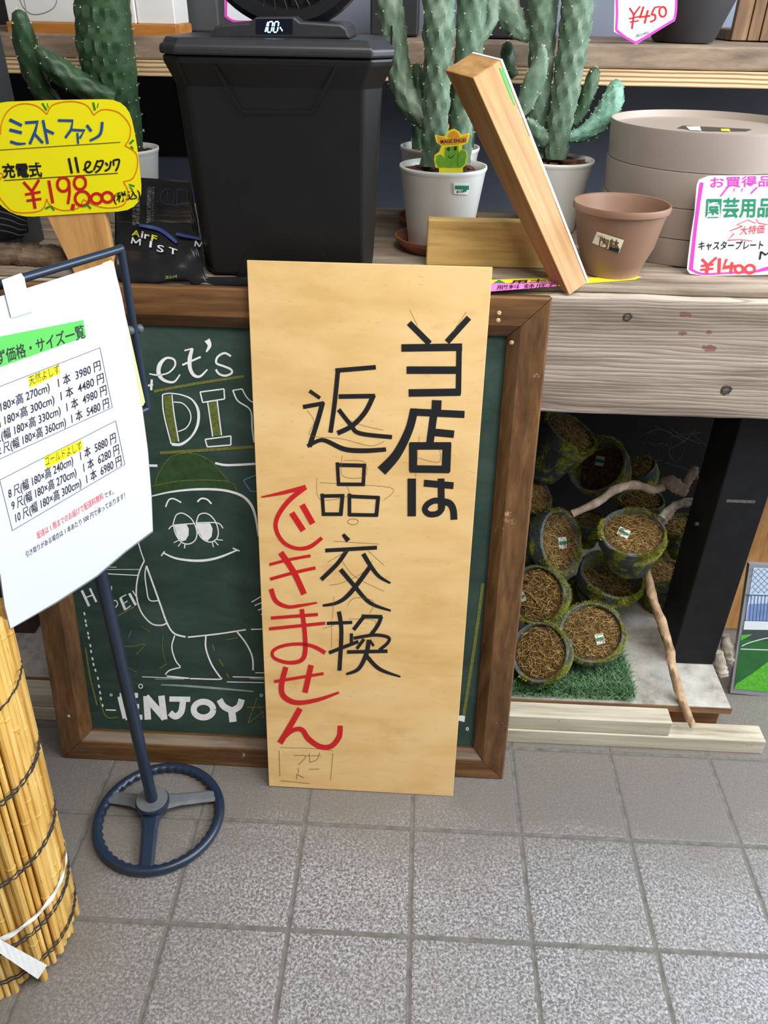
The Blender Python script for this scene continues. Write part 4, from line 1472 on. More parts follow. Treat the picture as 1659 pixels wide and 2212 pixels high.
bmesh.ops.subdivide_edges(bm, edges=[e for e in bm.edges if abs(e.verts[0].co.x - e.verts[1].co.x) > 1], cuts=80)
jitter(bm, 0.0016, 12)
for v in bm.verts:
    v.co.z = max(v.co.z, zp1 + 0.0006)
RUSTIC = wood('rustic_plank_wood', rgb(84, 68, 54), rgb(136, 116, 96), rgb(172, 150, 128), (5, 30, 20), 0.75, 0.5, 0.8)
tag(part('rustic_plank', bm, RUSTIC, bevel=0.004, loc=(0, SY_, zp1)), 'thick weathered plank lying on the plywood shelf', 'plank')
for k, (xa, xb, lab) in enumerate(((0.92, 1.02, 'black upright post holding the shelf behind the stacked plates'), (-0.95, -0.85, 'black upright post holding the shelf at far left'))):
    bm = new()
    box(bm, (xa, 0.87, TOP + 0.0006), (xb, 0.96, zp0 - 0.0006))
    tag(part('shelf_post', bm, BLACKWOOD, loc=((xa + xb) / 2, 0.9, TOP)), lab, 'post', 'shelf posts')

# ================================================================== cacti
n = NT('cactus_skin')
co = n.coords()
f1 = n.noise(co, 26, 5, 0.6)
c = n.ramp(f1, [(0.3, rgb(66, 88, 68)), (0.52, rgb(98, 122, 98)), (0.72, rgb(138, 158, 136))])
n.col(c)
n.rough(0.5)
n.bump(n.noise(co, 180, 3), 0.2, 0.001)
CACT = n.m
n = NT('dark_cactus_skin')
f1 = n.noise(n.coords(), 22, 5, 0.6)
n.col(n.ramp(f1, [(0.3, rgb(38, 62, 40)), (0.55, rgb(58, 88, 56)), (0.75, rgb(84, 112, 78))]))
n.rough(0.48)
CACT_D = n.m
n = NT('young_cactus_skin')
f1 = n.noise(n.coords(), 60, 4, 0.6)
n.col(n.ramp(f1, [(0.3, rgb(70, 112, 92)), (0.6, rgb(126, 172, 148)), (0.75, rgb(156, 194, 170))]))
n.rough(0.5)
CACT_Y = n.m
SPINE = plain('cream_spines', rgb(232, 226, 196), 0.6, 0.05, 50)


def cactus_stem(root, path, y0, y1, m, name='stem', flat=1.0, lab=None, dense=1.0):
    """path: (u, v, half width) picture points from tip to base; depth runs y0 (tip) to y1 (base)."""
    pts_, rr_ = [], []
    n_ = len(path)
    for i, (u, v, hw) in enumerate(path):
        y = y0 + (y1 - y0) * i / (n_ - 1)
        p = P(u, v, y=y)
        pts_.append(p)
        rr_.append(hw / F * depth(p))
    t0 = (pts_[0] - pts_[1]).normalized()
    # round the tip
    pts_ = [pts_[0] + t0 * rr_[0] * 0.75, pts_[0] + t0 * rr_[0] * 0.5] + pts_
    rr_ = [rr_[0] * 0.15, rr_[0] * 0.72] + rr_
    q = spline(pts_, 7)
    R = []
    for i in range(len(pts_) - 1):
        for k in range(7):
            R.append(rr_[i] * (1 - k / 7) + rr_[i + 1] * k / 7)
    R.append(rr_[-1])
    # arc length
    s = [0]
    for a, b in zip(q, q[1:]):
        s.append(s[-1] + (b - a).length)
    total = s[-1]
    step = 0.006
    N = max(8, int(total / step))
    P2, R2, S2 = [], [], []
    j = 0
    for i in range(N + 1):
        d = total * i / N
        while j < len(s) - 2 and s[j + 1] < d:
            j += 1
        t = (d - s[j]) / max(1e-9, s[j + 1] - s[j])
        P2.append(q[j].lerp(q[j + 1], t))
        R2.append(R[j] + (R[j + 1] - R[j]) * t)
        S2.append(d)
    seg = 32
    mean = sum(R2) / len(R2)
    K = max(5, int(round(2 * math.pi * mean / (0.017 / dense))))
    pitch = 0.024 / dense
    bm = new()
    rings = []
    up = None
    frames = []
    for i, p in enumerate(P2):
        t = (P2[min(i + 1, N)] - P2[max(i - 1, 0)]).normalized()
        up = Vector((0, -1, 0)) if up is None else up
        a = (up - t * up.dot(t)).normalized()
        up = a
        b = t.cross(a)
        frames.append((a, b, t))
        ring = []
        for k in range(seg):
            an = 2 * math.pi * k / seg
            ph = S2[i] / pitch * math.pi
            bumpy = 1 + 0.11 * math.cos(K * an) * math.cos(ph * 1.0) + 0.02 * math.cos(K * an)
            off = a * math.cos(an) * flat + b * math.sin(an)
            ring.append(bm.verts.new(p + off * R2[i] * bumpy))
        rings.append(ring)
    for i in range(N):
        for k in range(seg):
            bm.faces.new((rings[i][k], rings[i][(k + 1) % seg], rings[i + 1][(k + 1) % seg], rings[i + 1][k]))
    bm.faces.new(rings[0][::-1])
    bm.faces.new(rings[-1])
    o = part(name, bm, m, root, smooth=True, label=lab)
    # areoles with spines: on every tubercle
    bm = new()
    nrow = int(total / pitch)
    for rI in range(0, nrow + 1):
        d = rI * pitch
        i = min(N, int(d / total * N))
        a, b, t = frames[i]
        for k in range(K):
            an = 2 * math.pi * (k + (0.5 if rI % 2 else 0)) / K + random.uniform(-0.06, 0.06)
            off = a * math.cos(an) * flat + b * math.sin(an)
            if off.y > 0.55:
                continue
            c_ = P2[i] + off * R2[i] * 1.05
            sz = random.uniform(0.0009, 0.0015)
            nn = off.normalized()
            for sp__ in range(3):
                dr = (nn + Vector((random.uniform(-.8, .8), random.uniform(-.8, .8), random.uniform(-.8, .8)))).normalized()
                sd = dr.orthogonal().normalized() * sz * 0.55
                v0 = [bm.verts.new(c_ + sd), bm.verts.new(c_ - sd), bm.verts.new(c_ + dr.cross(sd).normalized() * sz * 0.55), bm.verts.new(c_ + dr * sz * 2.6)]
                bm.faces.new((v0[0], v0[1], v0[3]))
                bm.faces.new((v0[1], v0[2], v0[3]))
                bm.faces.new((v0[2], v0[0], v0[3]))
    sp2 = part('spines', bm, SPINE, o)
    sp2['kind'] = 'stuff'
    return o


def pot_rows(uc, y, rows):
    """rows (v, half width) along the axis -> (radius, z)."""
    out = []
    for v, hw in rows:
        x = xu(uc, y, 1.0)
        z = zv(v, x, y)
        r = hw / F * depth((x, y, z))
        out.append((r, z))
    return out


def white_pot(root, uc, y, v_rim, hw_rim, v_base, hw_base, z0=TOP + 0.001):
    (r1, z1), (r0, zb_) = pot_rows(uc, y, [(v_rim, hw_rim), (v_base, hw_base)])
    x = xu(uc, y, (z0 + z1) / 2)
    h = z1 - z0
    bm = new()
    lathe(bm, (x, y, z0), [(0, 0), (r0 * 0.96, 0), (r0, 0.004), (r1 * 0.965, h - 0.010), (r1 * 0.975, h - 0.008), (r1, h - 0.004), (r1 * 0.995, h), (r1 * 0.955, h), (r1 * 0.94, h - 0.012), (r1 * 0.90, h - 0.03), (0, h - 0.031)], 64)
    p = part('pot', bm, WHITEPOT, root, smooth=False)
    for f in p.data.polygons:
        f.use_smooth = True
    bm = new()
    lathe(bm, (x, y, z0), [(r1 * 0.925, h - 0.016), (r1 * 0.6, h - 0.011), (0, h - 0.009)], 40)
    jitter(bm, 0.004, 60, 3)
    for k in range(46):
        a, rr_ = random.uniform(0, 6.28), r1 * 0.74 * math.sqrt(random.random())
        c_ = Vector((x + rr_ * math.cos(a), y + rr_ * math.sin(a), z0 + h - 0.010 + random.uniform(0, 0.003)))
        l_, w_, t_ = random.uniform(0.006, 0.014), random.uniform(0.004, 0.008), random.uniform(0.002, 0.004)
        M3 = Matrix.Rotation(random.uniform(0, 3.1), 3, 'Z') @ Matrix.Rotation(random.uniform(-0.5, 0.5), 3, 'X')
        cs = [c_ + M3 @ Vector((sx_ * l_, sy_ * w_, sz_ * t_)) for sz_ in (-1, 1) for sx_, sy_ in ((-1, -1), (1, -1), (1, 1), (-1, 1))]
        hexa(bm, cs[:4], cs[4:])
    b = part('bark_chips', bm, SOIL, root)
    b['kind'] = 'stuff'
    return x, r0, r1, z1, h


def saucer(uc, y, r, lab, z=TOP + 0.0006):
    x = xu(uc, y, TOP)
    bm = new()
    lathe(bm, (x, y, z), [(0, 0), (r * 0.8, 0), (r * 0.98, 0.016), (r, 0.022), (r * 0.965, 0.022), (r * 0.93, 0.016), (r * 0.78, 0.004), (0, 0.003)], 56)
    return tag(part('plant_saucer', bm, TERRA, smooth=False, loc=(x, y, z)), lab, 'saucer', 'terracotta saucers under the cactus pots')


def pot_label(root, uc, y, z0, h, r0, r1, quad, m, name='price_sticker', lift=0.0008):
    """small sticker wrapped on the pot wall."""
    pass


def on_cone(u, v, x, y, z0, h, r0, r1, lift=0.0008):
    d = ray(u, v)
    r = (r0 + r1) / 2
    for _ in range(8):
        rr_ = r + lift
        ox, oy = CAM.x - x, CAM.y - y
        A_, B_, C_ = d.x * d.x + d.y * d.y, 2 * (ox * d.x + oy * d.y), ox * ox + oy * oy - rr_ * rr_
        disc = max(0.0, B_ * B_ - 4 * A_ * C_)
        t = (-B_ - math.sqrt(disc)) / (2 * A_)
        p = CAM + d * t
        r = r0 + (r1 - r0) * (p.z - z0) / h
    return p


def sticker(root, quad, surf, m, n1=6, name='price_sticker', lab=None):
    bm = new()
    g = []
    for j in range(n1 + 1):
        row = []
        for i in range(n1 + 1):
            s_, t = i / n1, j / n1
            a = (quad[0][0] * (1 - s_) + quad[1][0] * s_, quad[0][1] * (1 - s_) + quad[1][1] * s_)
            b = (quad[3][0] * (1 - s_) + quad[2][0] * s_, quad[3][1] * (1 - s_) + quad[2][1] * s_)
            row.append(bm.verts.new(surf(a[0] * (1 - t) + b[0] * t, a[1] * (1 - t) + b[1] * t)))
        g.append(row)
    for j in range(n1):
        for i in range(n1):
            bm.faces.new((g[j][i], g[j][i + 1], g[j + 1][i + 1], g[j + 1][i]))
    return part(name, bm, m, root, label=lab)


LABEL_GREEN = ink('label_green', rgb(0, 130, 88))
STICKER = plain('white_sticker', rgb(236, 238, 236), 0.4, 0.02, 20)
CG = 'potted cacti on the table'
# --- front middle cactus
y = 0.545
c1 = thing('potted_cactus', 'tall cactus in front white pot beside the mist fan, with cactus shaped label', 'cactus', (xu(948, y, TOP), y, TOP), CG)
sauc_z = TOP + 0.004
x, r0, r1, z1, h = white_pot(c1, 953, y, 356, 95, 530, 66, TOP + 0.0048)
saucer(948, y, r0 * 1.45, 'terracotta saucer under the front middle cactus pot')
cactus_stem(c1, [(948, -60, 34), (948, 0, 33), (948, 72, 33), (946, 145, 29), (943, 217, 27), (939, 290, 27), (937, 356, 28)], y - 0.025, y - 0.02, CACT)
cactus_stem(c1, [(1024, -60, 31), (1020, 0, 31), (1017, 54, 31), (1013, 108, 29), (1004, 200, 26), (996, 280, 25), (990, 352, 25)], y + 0.0, y + 0.01, CACT)
cactus_stem(c1, [(838, -60, 27), (840, 0, 28), (848, 54, 28), (858, 126, 24), (866, 180, 25), (882, 220, 26), (907, 248, 22), (932, 268, 16)], y + 0.025, y - 0.01, CACT, 'arm')
cactus_stem(c1, [(900, 146, 12), (903, 170, 14), (905, 205, 11), (914, 232, 8)], y + 0.035, y + 0.0, CACT_D, 'arm', dense=1.4)
cactus_stem(c1, [(1062, 0, 18), (1058, 40, 18), (1045, 72, 13), (1030, 92, 10)], y + 0.05, y + 0.02, CACT, 'arm', dense=1.2)
zz0 = TOP + 0.0048
cs1 = lambda u, v, k=0: on_cone(u, v, x, y, zz0, h, r0, r1, 0.0010 + 0.0004 * (k > 0))
st = sticker(c1, [(980, 393), (1013, 395), (1012, 421), (981, 419)], cs1, STICKER)
bm = new()
bm.free()
sticker(st, [(983, 401), (1013, 401), (1013, 410), (983, 409)], lambda u, v, k=0: cs1(u, v, 1), LABEL_GREEN, 6, 'green_band')
bm = new()
write(bm, '¥1589', (986, 418), (1008, 415), (0, -6), lambda u, v, k=0: cs1(u, v, 1), bold=0.02)
part('print', bm, BLACK_INK, st)
# cactus shaped label stuck in the pot
yl = y - r1 * 0.72
lbl = thing('plant_label', 'yellow sombrero cactus shaped plant label in the front cactus pot', 'plant label', P(975, 362, y=yl))
tilt = Vector((0, -1, 0.2)).normalized()
ls0 = P(975, 330, y=yl)
lab_s = lambda d: (lambda u, v, k=0: PP(u, v, ls0 + tilt * (d + 0.00002 * k), tilt))
ZL, SL = (800, 0), 1659 / 600
bm = new()
outl = [(390, 1000), (380, 950), (385, 925), (412, 905), (425, 870), (395, 850), (385, 805), (440, 815), (455, 800), (470, 778), (500, 768), (530, 785), (545, 808), (590, 792), (594, 800), (582, 850), (548, 868), (548, 890), (575, 900), (580, 925), (572, 985), (552, 1002), (552, 1090), (410, 1090), (410, 1004)]
prism(bm, [lab_s(0)(ZL[0] + a / SL, ZL[1] + b / SL) for a, b in outl], -tilt * 0.0008)
lb = part('label_card', bm, plain('label_yellow', rgb(246, 232, 40), 0.4, 0.03, 20), lbl)
bm = new()
l1 = lab_s(0.0005)
fill(bm, [(448, 880), (525, 870), (530, 950), (528, 1000), (455, 1002), (444, 950)], l1, ZL, SL)
fill(bm, [(395, 930), (420, 922), (440, 940), (452, 1000), (408, 1000), (392, 970)], l1, ZL, SL)
fill(bm, [(520, 920), (548, 893), (570, 903), (576, 930), (565, 980), (545, 1000), (515, 1000)], l1, ZL, SL)
part('printed_plant', bm, plain('label_leaf_green', rgb(110, 170, 40), 0.4, 0.15, 150), lb, label='printed green cactus')
bm = new()
fill(bm, [(400, 810), (460, 830), (540, 820), (585, 800), (575, 848), (530, 860), (440, 866), (408, 850)], l1, ZL, SL)
fill(bm, [(462, 818), (478, 788), (500, 780), (522, 790), (535, 818), (500, 828)], lambda u, v, k: l1(u, v, -3), ZL, SL)
part('printed_hat', bm, plain('label_orange', rgb(244, 160, 40), 0.4, 0.1, 100), lb, label='printed orange hat')
bm = new()
l2 = lab_s(0.0008)
write(bm, 'MAGE ENGEI', (800 + 420 / SL, 858 / SL), (800 + 572 / SL, 848 / SL), (-0.3, -8), l2, bold=0.01)
draw(bm, [(ring_pts(467, 890, 5, 9, 10), 6), (ring_pts(508, 886, 5, 9, 10), 6), ([(465, 930), (480, 945), (502, 925)], 4)], l2, ZL, SL)
part('printed_face', bm, BLACK_INK, lb, label='black printed words and face')
# --- cactus behind it
y = 0.695
c2 = thing('potted_cactus', 'cactus in rear white pot half hidden behind the front middle pot', 'cactus', (xu(940, y, TOP), y, TOP), CG)
x, r0, r1, z1, h = white_pot(c2, 946, y, 315, 86, 470, 60, TOP + 0.0048)
saucer(946, y, r0 * 1.45, 'terracotta saucer under the rear pot behind the front cactus')
cactus_stem(c2, [(908, 190, 10), (905, 250, 13), (905, 290, 14), (904, 324, 14)], y, y, CACT_D)
cactus_stem(c2, [(985, 150, 16), (992, 200, 20), (1004, 260, 19), (1006, 318, 18)], y, y, CACT_D)
cactus_stem(c2, [(968, 270, 3), (966, 290, 4), (965, 318, 4)], y - 0.02, y - 0.02, plain('orange_bud', rgb(226, 150, 60), 0.5, 0.1, 50), 'bud', dense=2)
# --- right cactus
y = 0.70
c3 = thing('potted_cactus', 'tall cactus with branching arms in white pot behind the leaning timber', 'cactus', (xu(1195, y, TOP), y, TOP), CG)
x, r0, r1, z1, h = white_pot(c3, 1190, y, 342, 84, 500, 58, TOP + 0.001)
cactus_stem(c3, [(1252, -60, 34), (1248, 0, 34), (1241, 72, 32), (1230, 145, 30), (1219, 217, 28), (1209, 271, 25), (1201, 342, 22)], y - 0.02, y - 0.02, CACT)
cactus_stem(c3, [(1172, -60, 29), (1172, 0, 30), (1172, 72, 28), (1169, 145, 26), (1163, 217, 24), (1157, 289, 20), (1162, 342, 17)], y, y, CACT)
cactus_stem(c3, [(1172, 106, 9), (1165, 145, 19), (1150, 185, 22), (1134, 225, 18), (1124, 250, 8)], y - 0.06, y - 0.06, CACT, 'pad', 0.45)
cactus_stem(c3, [(1082, -20, 20), (1094, 20, 28), (1110, 48, 26), (1127, 72, 15), (1150, 84, 8)], y + 0.01, y + 0.0, CACT, 'pad', 0.5, dense=1.2)
cactus_stem(c3, [(1096, 98, 11), (1097, 115, 16), (1098, 138, 13), (1112, 165, 9)], y + 0.06, y + 0.04, CACT_D, 'arm', 1.0, dense=1.4)
cactus_stem(c3, [(1285, 154, 12), (1279, 175, 15), (1268, 208, 15), (1256, 240, 12), (1238, 268, 9)], y + 0.03, y + 0.01, CACT_D, 'arm', 0.8, dense=1.3)
cactus_stem(c3, [(1331, 182, 14), (1326, 208, 22), (1314, 236, 24), (1290, 268, 22), (1262, 288, 17), (1228, 299, 11)], y + 0.03, y + 0.01, CACT_Y, 'arm', 0.75, 'pale green young arm', dense=1.5)
cactus_stem(c3, [(1142, 262, 10), (1150, 278, 16), (1162, 292, 19), (1178, 305, 15)], y - 0.05, y - 0.02, CACT, 'arm', 0.8, dense=1.2)
# --- left cactus
y = 0.70
c4_ = thing('potted_cactus', 'dark green thick cactus in white pot behind the yellow price card', 'cactus', (xu(275, y, TOP), y, TOP), CG)
x, r0, r1, z1, h = white_pot(c4_, 274, y, 318, 79, 480, 56, TOP + 0.001)
cactus_stem(c4_, [(216, -70, 57), (221, 0, 57), (227, 90, 59), (237, 150, 57), (252, 210, 46), (268, 262, 37), (279, 322, 28)], y - 0.03, y - 0.02, CACT_D)
cactus_stem(c4_, [(42, 32, 15), (49, 62, 22), (58, 110, 24), (75, 160, 24), (96, 205, 22), (135, 240, 19), (190, 262, 14), (240, 268, 10)], y - 0.07, y - 0.03, CACT_D, 'arm')
cactus_stem(c4_, [(85, 110, 12), (110, 137, 24), (150, 168, 27), (198, 194, 24), (248, 216, 17)], y - 0.09, y - 0.06, CACT_D, 'arm')

# ================================================================== timber block and leaning timber
bm = new()
yb0, yb1 = 0.428, 0.452
zt0 = zv(476, xu(1000, yb0, 1.0), yb0)
xb0, xb1 = xu(922, yb0, 0.95), xu(1196, yb0, 0.95)
box(bm, (xb0, yb0, TOP + 0.0006), (xb1, yb1, zt0))
tag(part('timber_block', bm, PINEBLOCK, bevel=0.0025, loc=((xb0 + xb1) / 2, 0.41, TOP)), 'pale softwood block lying behind the top of the buff notice', 'block')
D0, A0, C0 = P(1230, 638, y=0.327), P(1190, 611, y=0.356), P(1268, 611, y=0.356)
D1, A1, C1 = P(1022, 168, y=0.362), P(960, 151, y=0.412), P(1080, 130, y=0.408)
ln = thing('leaning_timber', 'short squared timber with printed sticker leaning on the softwood block', 'timber', D0)
axis = (D1 - D0).normalized()
Mloc = None
bm = new()
hexa(bm, [D0, C0, A0 + C0 - D0, A0], [D1, C1, A1 + C1 - D1, A1])
n = NT('planed_cedar')
co = n.coords((1, 1, 1))
vt = n.n('ShaderNodeVectorRotate', rotation_type='AXIS_ANGLE')
n.l(co, vt.inputs[0])
rax = axis.cross(Vector((0, 0, 1))).normalized()
vt.inputs['Axis'].default_value = rax
vt.inputs['Angle'].default_value = axis.angle(Vector((0, 0, 1)))
mp = n.n('ShaderNodeMapping')
mp.inputs['Scale'].default_value = (60, 60, 4)
n.l(vt.outputs[0], mp.inputs[0])
f1 = n.noise(mp.outputs[0], 1.0, 5, 0.6, 0.5)
n.col(n.ramp(f1, [(0.3, rgb(150, 104, 54)), (0.5, rgb(176, 130, 74)), (0.7, rgb(190, 148, 92))]))
n.rough(0.55)
n.bump(f1, 0.1, 0.001)
lt_ = part('timber_body', bm, n.m, ln, bevel=0.0015)
sd = (C0 - D0).normalized()
bm = new()
hexa(bm, [C0 + sd * 0.0008, C0 + sd * 0.005, A0 + C0 - D0 + sd * 0.005, A0 + C0 - D0 + sd * 0.0008], [C1 + sd * 0.0008, C1 + sd * 0.005, A1 + C1 - D1 + sd * 0.005, A1 + C1 - D1 + sd * 0.0008])
stc = part('sticker_sheet', bm, WHITE_PLASTIC, ln, label='white printed sticker sheet')
fn_ = ((C1 - D1).cross(D0 - D1)).normalized()
if fn_.dot(CAM - D0) < 0:
    fn_ = -fn_
es = plane_surf(D0, fn_, 0.0005)
for (qd, col_, lb_) in (([(1078, 146), (1088, 150), (1114, 226), (1111, 228), (1095, 190)], rgb(40, 150, 50), 'green printed band'), ([(1140, 292), (1146, 296), (1202, 434), (1197, 436), (1160, 345)], rgb(244, 210, 70), 'yellow printed band'), ([(1115, 238), (1120, 236), (1128, 254), (1124, 256)], rgb(226, 150, 150), 'pale red print')):
    bm = new()
    fill(bm, qd, es)
    part('printed_band', bm, plain('band_%d' % int(col_[0] * 1000), col_, 0.4, 0.05, 50), stc, label=lb_)

# ================================================================== brown pot
y = 0.424
rows = pot_rows(1332, y, [(439, 104), (452, 98), (470, 93), (530, 84), (572, 66), (584, 59)])
x = xu(1332, y, 0.97)
bp_ = thing('plant_pot', 'empty brown plastic pot with sticker in front of the stacked plates', 'pot', (x, y, TOP))
zb_ = TOP + 0.0018
zz = [max(q[1], zb_) for q in rows]
rr_ = [q[0] for q in rows]
zz[-1] = zb_ + 0.012
zz[-2] = zb_ + 0.022
bm = new()
lathe(bm, (x, y, 0), [(0, zb_ + 0.008), (rr_[5] * 0.93, zb_ + 0.008), (rr_[5] * 0.95, zb_), (rr_[5] * 1.02, zb_), (rr_[5] * 1.02, zb_ + 0.007), (rr_[4], zb_ + 0.018), (rr_[3] * 0.97, zb_ + 0.045), (rr_[2], zz[2]), (rr_[1], zz[1] - 0.001), (rr_[0] * 0.99, zz[1] + 0.001), (rr_[0], zz[0] - 0.002), (rr_[0] * 0.985, zz[0] + 0.002), (rr_[0] * 0.95, zz[0] + 0.001), (rr_[1] * 0.95, zz[0] - 0.008), (rr_[3] * 0.9, zb_ + 0.045), (rr_[5] * 0.9, zb_ + 0.014), (0, zb_ + 0.013)], 72)
BRP = plain('brown_pot_plastic', rgb(142, 108, 86), 0.5, 0.05, 12)
pb = part('pot_body', bm, BRP, bp_, smooth=True)
for e in pb.data.edges:
    pass
bs_ = lambda u, v, k=0: on_cone(u, v, x, y, zb_ + 0.045, zz[2] - zb_ - 0.045, rr_[3] * 0.97, rr_[2], 0.0009 + 0.0004 * (k > 0))
CREAM = plain('cream_sticker', rgb(240, 232, 200), 0.4, 0.03, 20)
st = sticker(bp_, [(1290, 500), (1348, 519), (1337, 546), (1279, 525)], bs_, CREAM)
bm = new()
write(bm, '陶鉢', (1293, 533), (1336, 541), (3, -22), lambda u, v, k=0: bs_(u, v, 1), bold=0.02)
write(bm, 'hana', (1290, 512), (1302, 512), (0, -4), lambda u, v, k=0: bs_(u, v, 1))
part('print', bm, ink('brown_print', rgb(96, 66, 30)), st)
sticker(st, [(1317, 533), (1339, 537), (1336, 546), (1314, 539)], lambda u, v, k=0: bs_(u, v, 1), BLACK_INK, 6, 'dark_corner')

# ================================================================== stack of beige caster plates
y, x, Rp = 0.61, 0.655, 0.16
zt_ = [TOP + 0.0008] + [on_cone(1420, v, x, y, 1.0, 1.0, Rp, Rp, 0).z for v in (514, 446, 366, 277)]
BEIGE = plain('beige_plate_plastic', rgb(166, 152, 140), 0.5, 0.03, 8)
for k in range(4):
    z0, z1 = zt_[k] + (0.0005 if k else 0), zt_[k + 1]
    h = z1 - z0
    rs = Rp * (1 - 0.012 * (3 - k) + (0.004 if k == 3 else 0))
    bm = new()
    lathe(bm, (x, y, z0), [(0, 0.002), (rs * 0.955, 0.002), (rs * 0.965, 0), (rs * 0.972, 0), (rs, h - 0.004), (rs * 0.998, h - 0.0005), (rs * 0.985, h - 0.0005), (rs * 0.97, h - 0.012), (0, h - 0.014)], 96)
    lab = ('beige round caster plate at the bottom of the stack', 'beige round caster plate second from the bottom of the stack', 'beige round caster plate second from the top of the stack', 'topmost beige round caster plate with label inside')[k]
    if k < 3:
        tag(part('caster_plate', bm, BEIGE, loc=(x, y, z0), smooth=True), lab, 'plate', 'stacked caster plates')
    else:
        tp_ = thing('caster_plate', lab, 'plate', (x, y, z0), 'stacked caster plates')
        part('plate_body', bm, BEIGE, tp_, smooth=True)
        zz_ = z0 + h - 0.013
        bm = new()
        fill(bm, [(1462, 277), (1475, 271), (1628, 279), (1612, 284), (1530, 283)], lambda u, v, kk: P(u, v, z=zz_))
        pl_ = part('label', bm, plain('dark_label', rgb(60, 62, 58), 0.4, 0.2, 60), tp_)
        bm = new()
        fill(bm, [(1482, 273), (1512, 273), (1515, 282), (1490, 281)], lambda u, v, kk: P(u, v, z=zz_ + 0.0006))
        part('label_patch', bm, PAPER, pl_, label='white patch')
        bm = new()
        fill(bm, [(1557, 278), (1575, 278), (1578, 284), (1558, 283)], lambda u, v, kk: P(u, v, z=zz_ + 0.0006))
        part('label_patch', bm, plain('label_yellow2', rgb(232, 220, 40), 0.4, 0.05, 20), pl_, label='yellow patch')

# ================================================================== price card leaning on the plates
yc2 = y - Rp - 0.012
cardn = Vector((0, -1, 0.12)).normalized()
K0 = P(1560, 595, z=TOP + 0.001)
K0 = Vector((K0.x, min(K0.y, yc2 - 0.02), TOP + 0.001))
k_s = plane_surf(K0, cardn, 0.0)
out = [(1530, 380), (1560, 379), (1700, 378), (1760, 400), (1765, 560), (1740, 590), (1640, 594), (1520, 596), (1490, 591), (1484, 582), (1486, 560), (1492, 510), (1500, 460), (1505, 400), (1510, 388)]
bm = new()
prism(bm, [k_s(*p) for p in out], -cardn * 0.0012)
kc = tag(part('price_card', bm, PAPER, loc=K0), 'white pink-bordered 1400 yen price card against the beige plates', 'price card')
k1 = plane_surf(K0, cardn, 0.0008)
ZR, SR = (1100, 0), 1659 / 559
bm = new()
draw(bm, [([(1235, 1170), (1215, 1300), (1190, 1500), (1165, 1730)], [24, 22, 20, 24]), ([(1165, 1725), (1240, 1755), (1400, 1750), (1560, 1742), (1660, 1720), (1800, 1690)], [16, 12, 10, 12, 24, 24])], k1, ZR, SR)
part('border', bm, PINK_INK, kc, label='pink border')
bm = new()
write(bm, 'お買得品', (1100 + 1290 / SR, 1205 / SR), (1100 + 1690 / SR, 1195 / SR), (0, -24), k1, bold=0.01)
draw(bm, [([(1405, 1195), (1355, 1258)], 10), ([(1440, 1215), (1446, 1217)], 24), ([(1490, 1215), (1496, 1217)], 24), ([(1590, 1200), (1550, 1240)], 10)], k1, ZR, SR)
part('lettering', bm, PINK_INK, kc, label='pink handwritten heading')
bm = new()
write(bm, '園芸用品', (1100 + 1258 / SR, 1400 / SR), (1100 + 1690 / SR, 1396 / SR), (3, -44), k1, bold=0.02)
part('lettering', bm, GREEN_INK, kc, label='green handwritten words')
bm = new()
write(bm, '大特価', (1100 + 1475 / SR, 1507 / SR), (1100 + 1632 / SR, 1495 / SR), (4, -19), k1, bold=0.005)
draw(bm, [([(1530, 1410), (1460, 1440), (1495, 1450), (1415, 1480), (1440, 1500), (1400, 1540), (1480, 1535), (1560, 1545)], 4, False), ([(1530, 1410), (1580, 1430), (1585, 1405), (1600, 1430), (1660, 1440)], 4, False)], k1, ZR, SR)
part('lettering', bm, CORAL_INK, kc, label='coral star burst with handwriting')
bm = new()
write(bm, 'キャスタープレート', (1100 + 1210 / SR, 1605 / SR), (1100 + 1625 / SR, 1600 / SR), (3, -20), k1, bold=0.015)
write(bm, 'M', (1100 + 1600 / SR, 1665 / SR), (1100 + 1680 / SR, 1655 / SR), (3, -18), k1)
part('lettering', bm, BLACK_INK, kc, label='black handwritten item name')
bm = new()
draw(bm, [([(1235, 1660), (1275, 1700)], 16), ([(1330, 1650), (1270, 1705)], 16), ([(1230, 1705), (1310, 1695)], 14), ([(1225, 1730), (1310, 1722)], 14), ([(1275, 1700), (1265, 1755)], 20), ([(1350, 1655), (1345, 1755)], 20),
          ([(1395, 1660), (1375, 1715), (1455, 1705)], 16, False), ([(1430, 1680), (1420, 1755)], 18), (ring_pts(1475, 1725, 26, 24, 14), 16), (ring_pts(1545, 1725, 30, 26, 14), 16)], k1, ZR, SR)
part('lettering', bm, CORAL_INK, kc, label='coral handwritten price')

# ================================================================== flat yellow and pink card under the brown pot
zc_ = TOP + 0.0006
fc_ = thing('flat_price_card', 'yellow and pink lettered card lying flat beneath the brown pot', 'price card', P(1150, 618, z=zc_))
bm = new()
prism(bm, [P(*p, z=zc_ + 0.0002) for p in [(1030, 606), (1200, 600), (1330, 600), (1350, 594), (1384, 598), (1372, 604), (1270, 612), (1205, 618), (1030, 632)]], (0, 0, 0.0006))
yb_ = part('yellow_card', bm, plain('card_yellow', rgb(238, 228, 40), 0.5, 0.03, 20), fc_)
fs_ = lambda u, v, k=0: P(u, v, z=zc_ + 0.0014 + 0.00002 * k)
bm = new()
fill(bm, [(1030, 613), (1200, 607), (1205, 618), (1030, 632)], lambda u, v, k: P(u, v, z=zc_ + 0.0011))
pk_ = part('pink_strip', bm, plain('card_pink', rgb(240, 130, 205), 0.5, 0.03, 20), fc_)
bm = new()
write(bm, '肥料 鉢底石', (1072, 626), (1206, 620), (2, -10), fs_, bold=0.005)
part('lettering', bm, BLACK_INK, pk_)
bm = new()
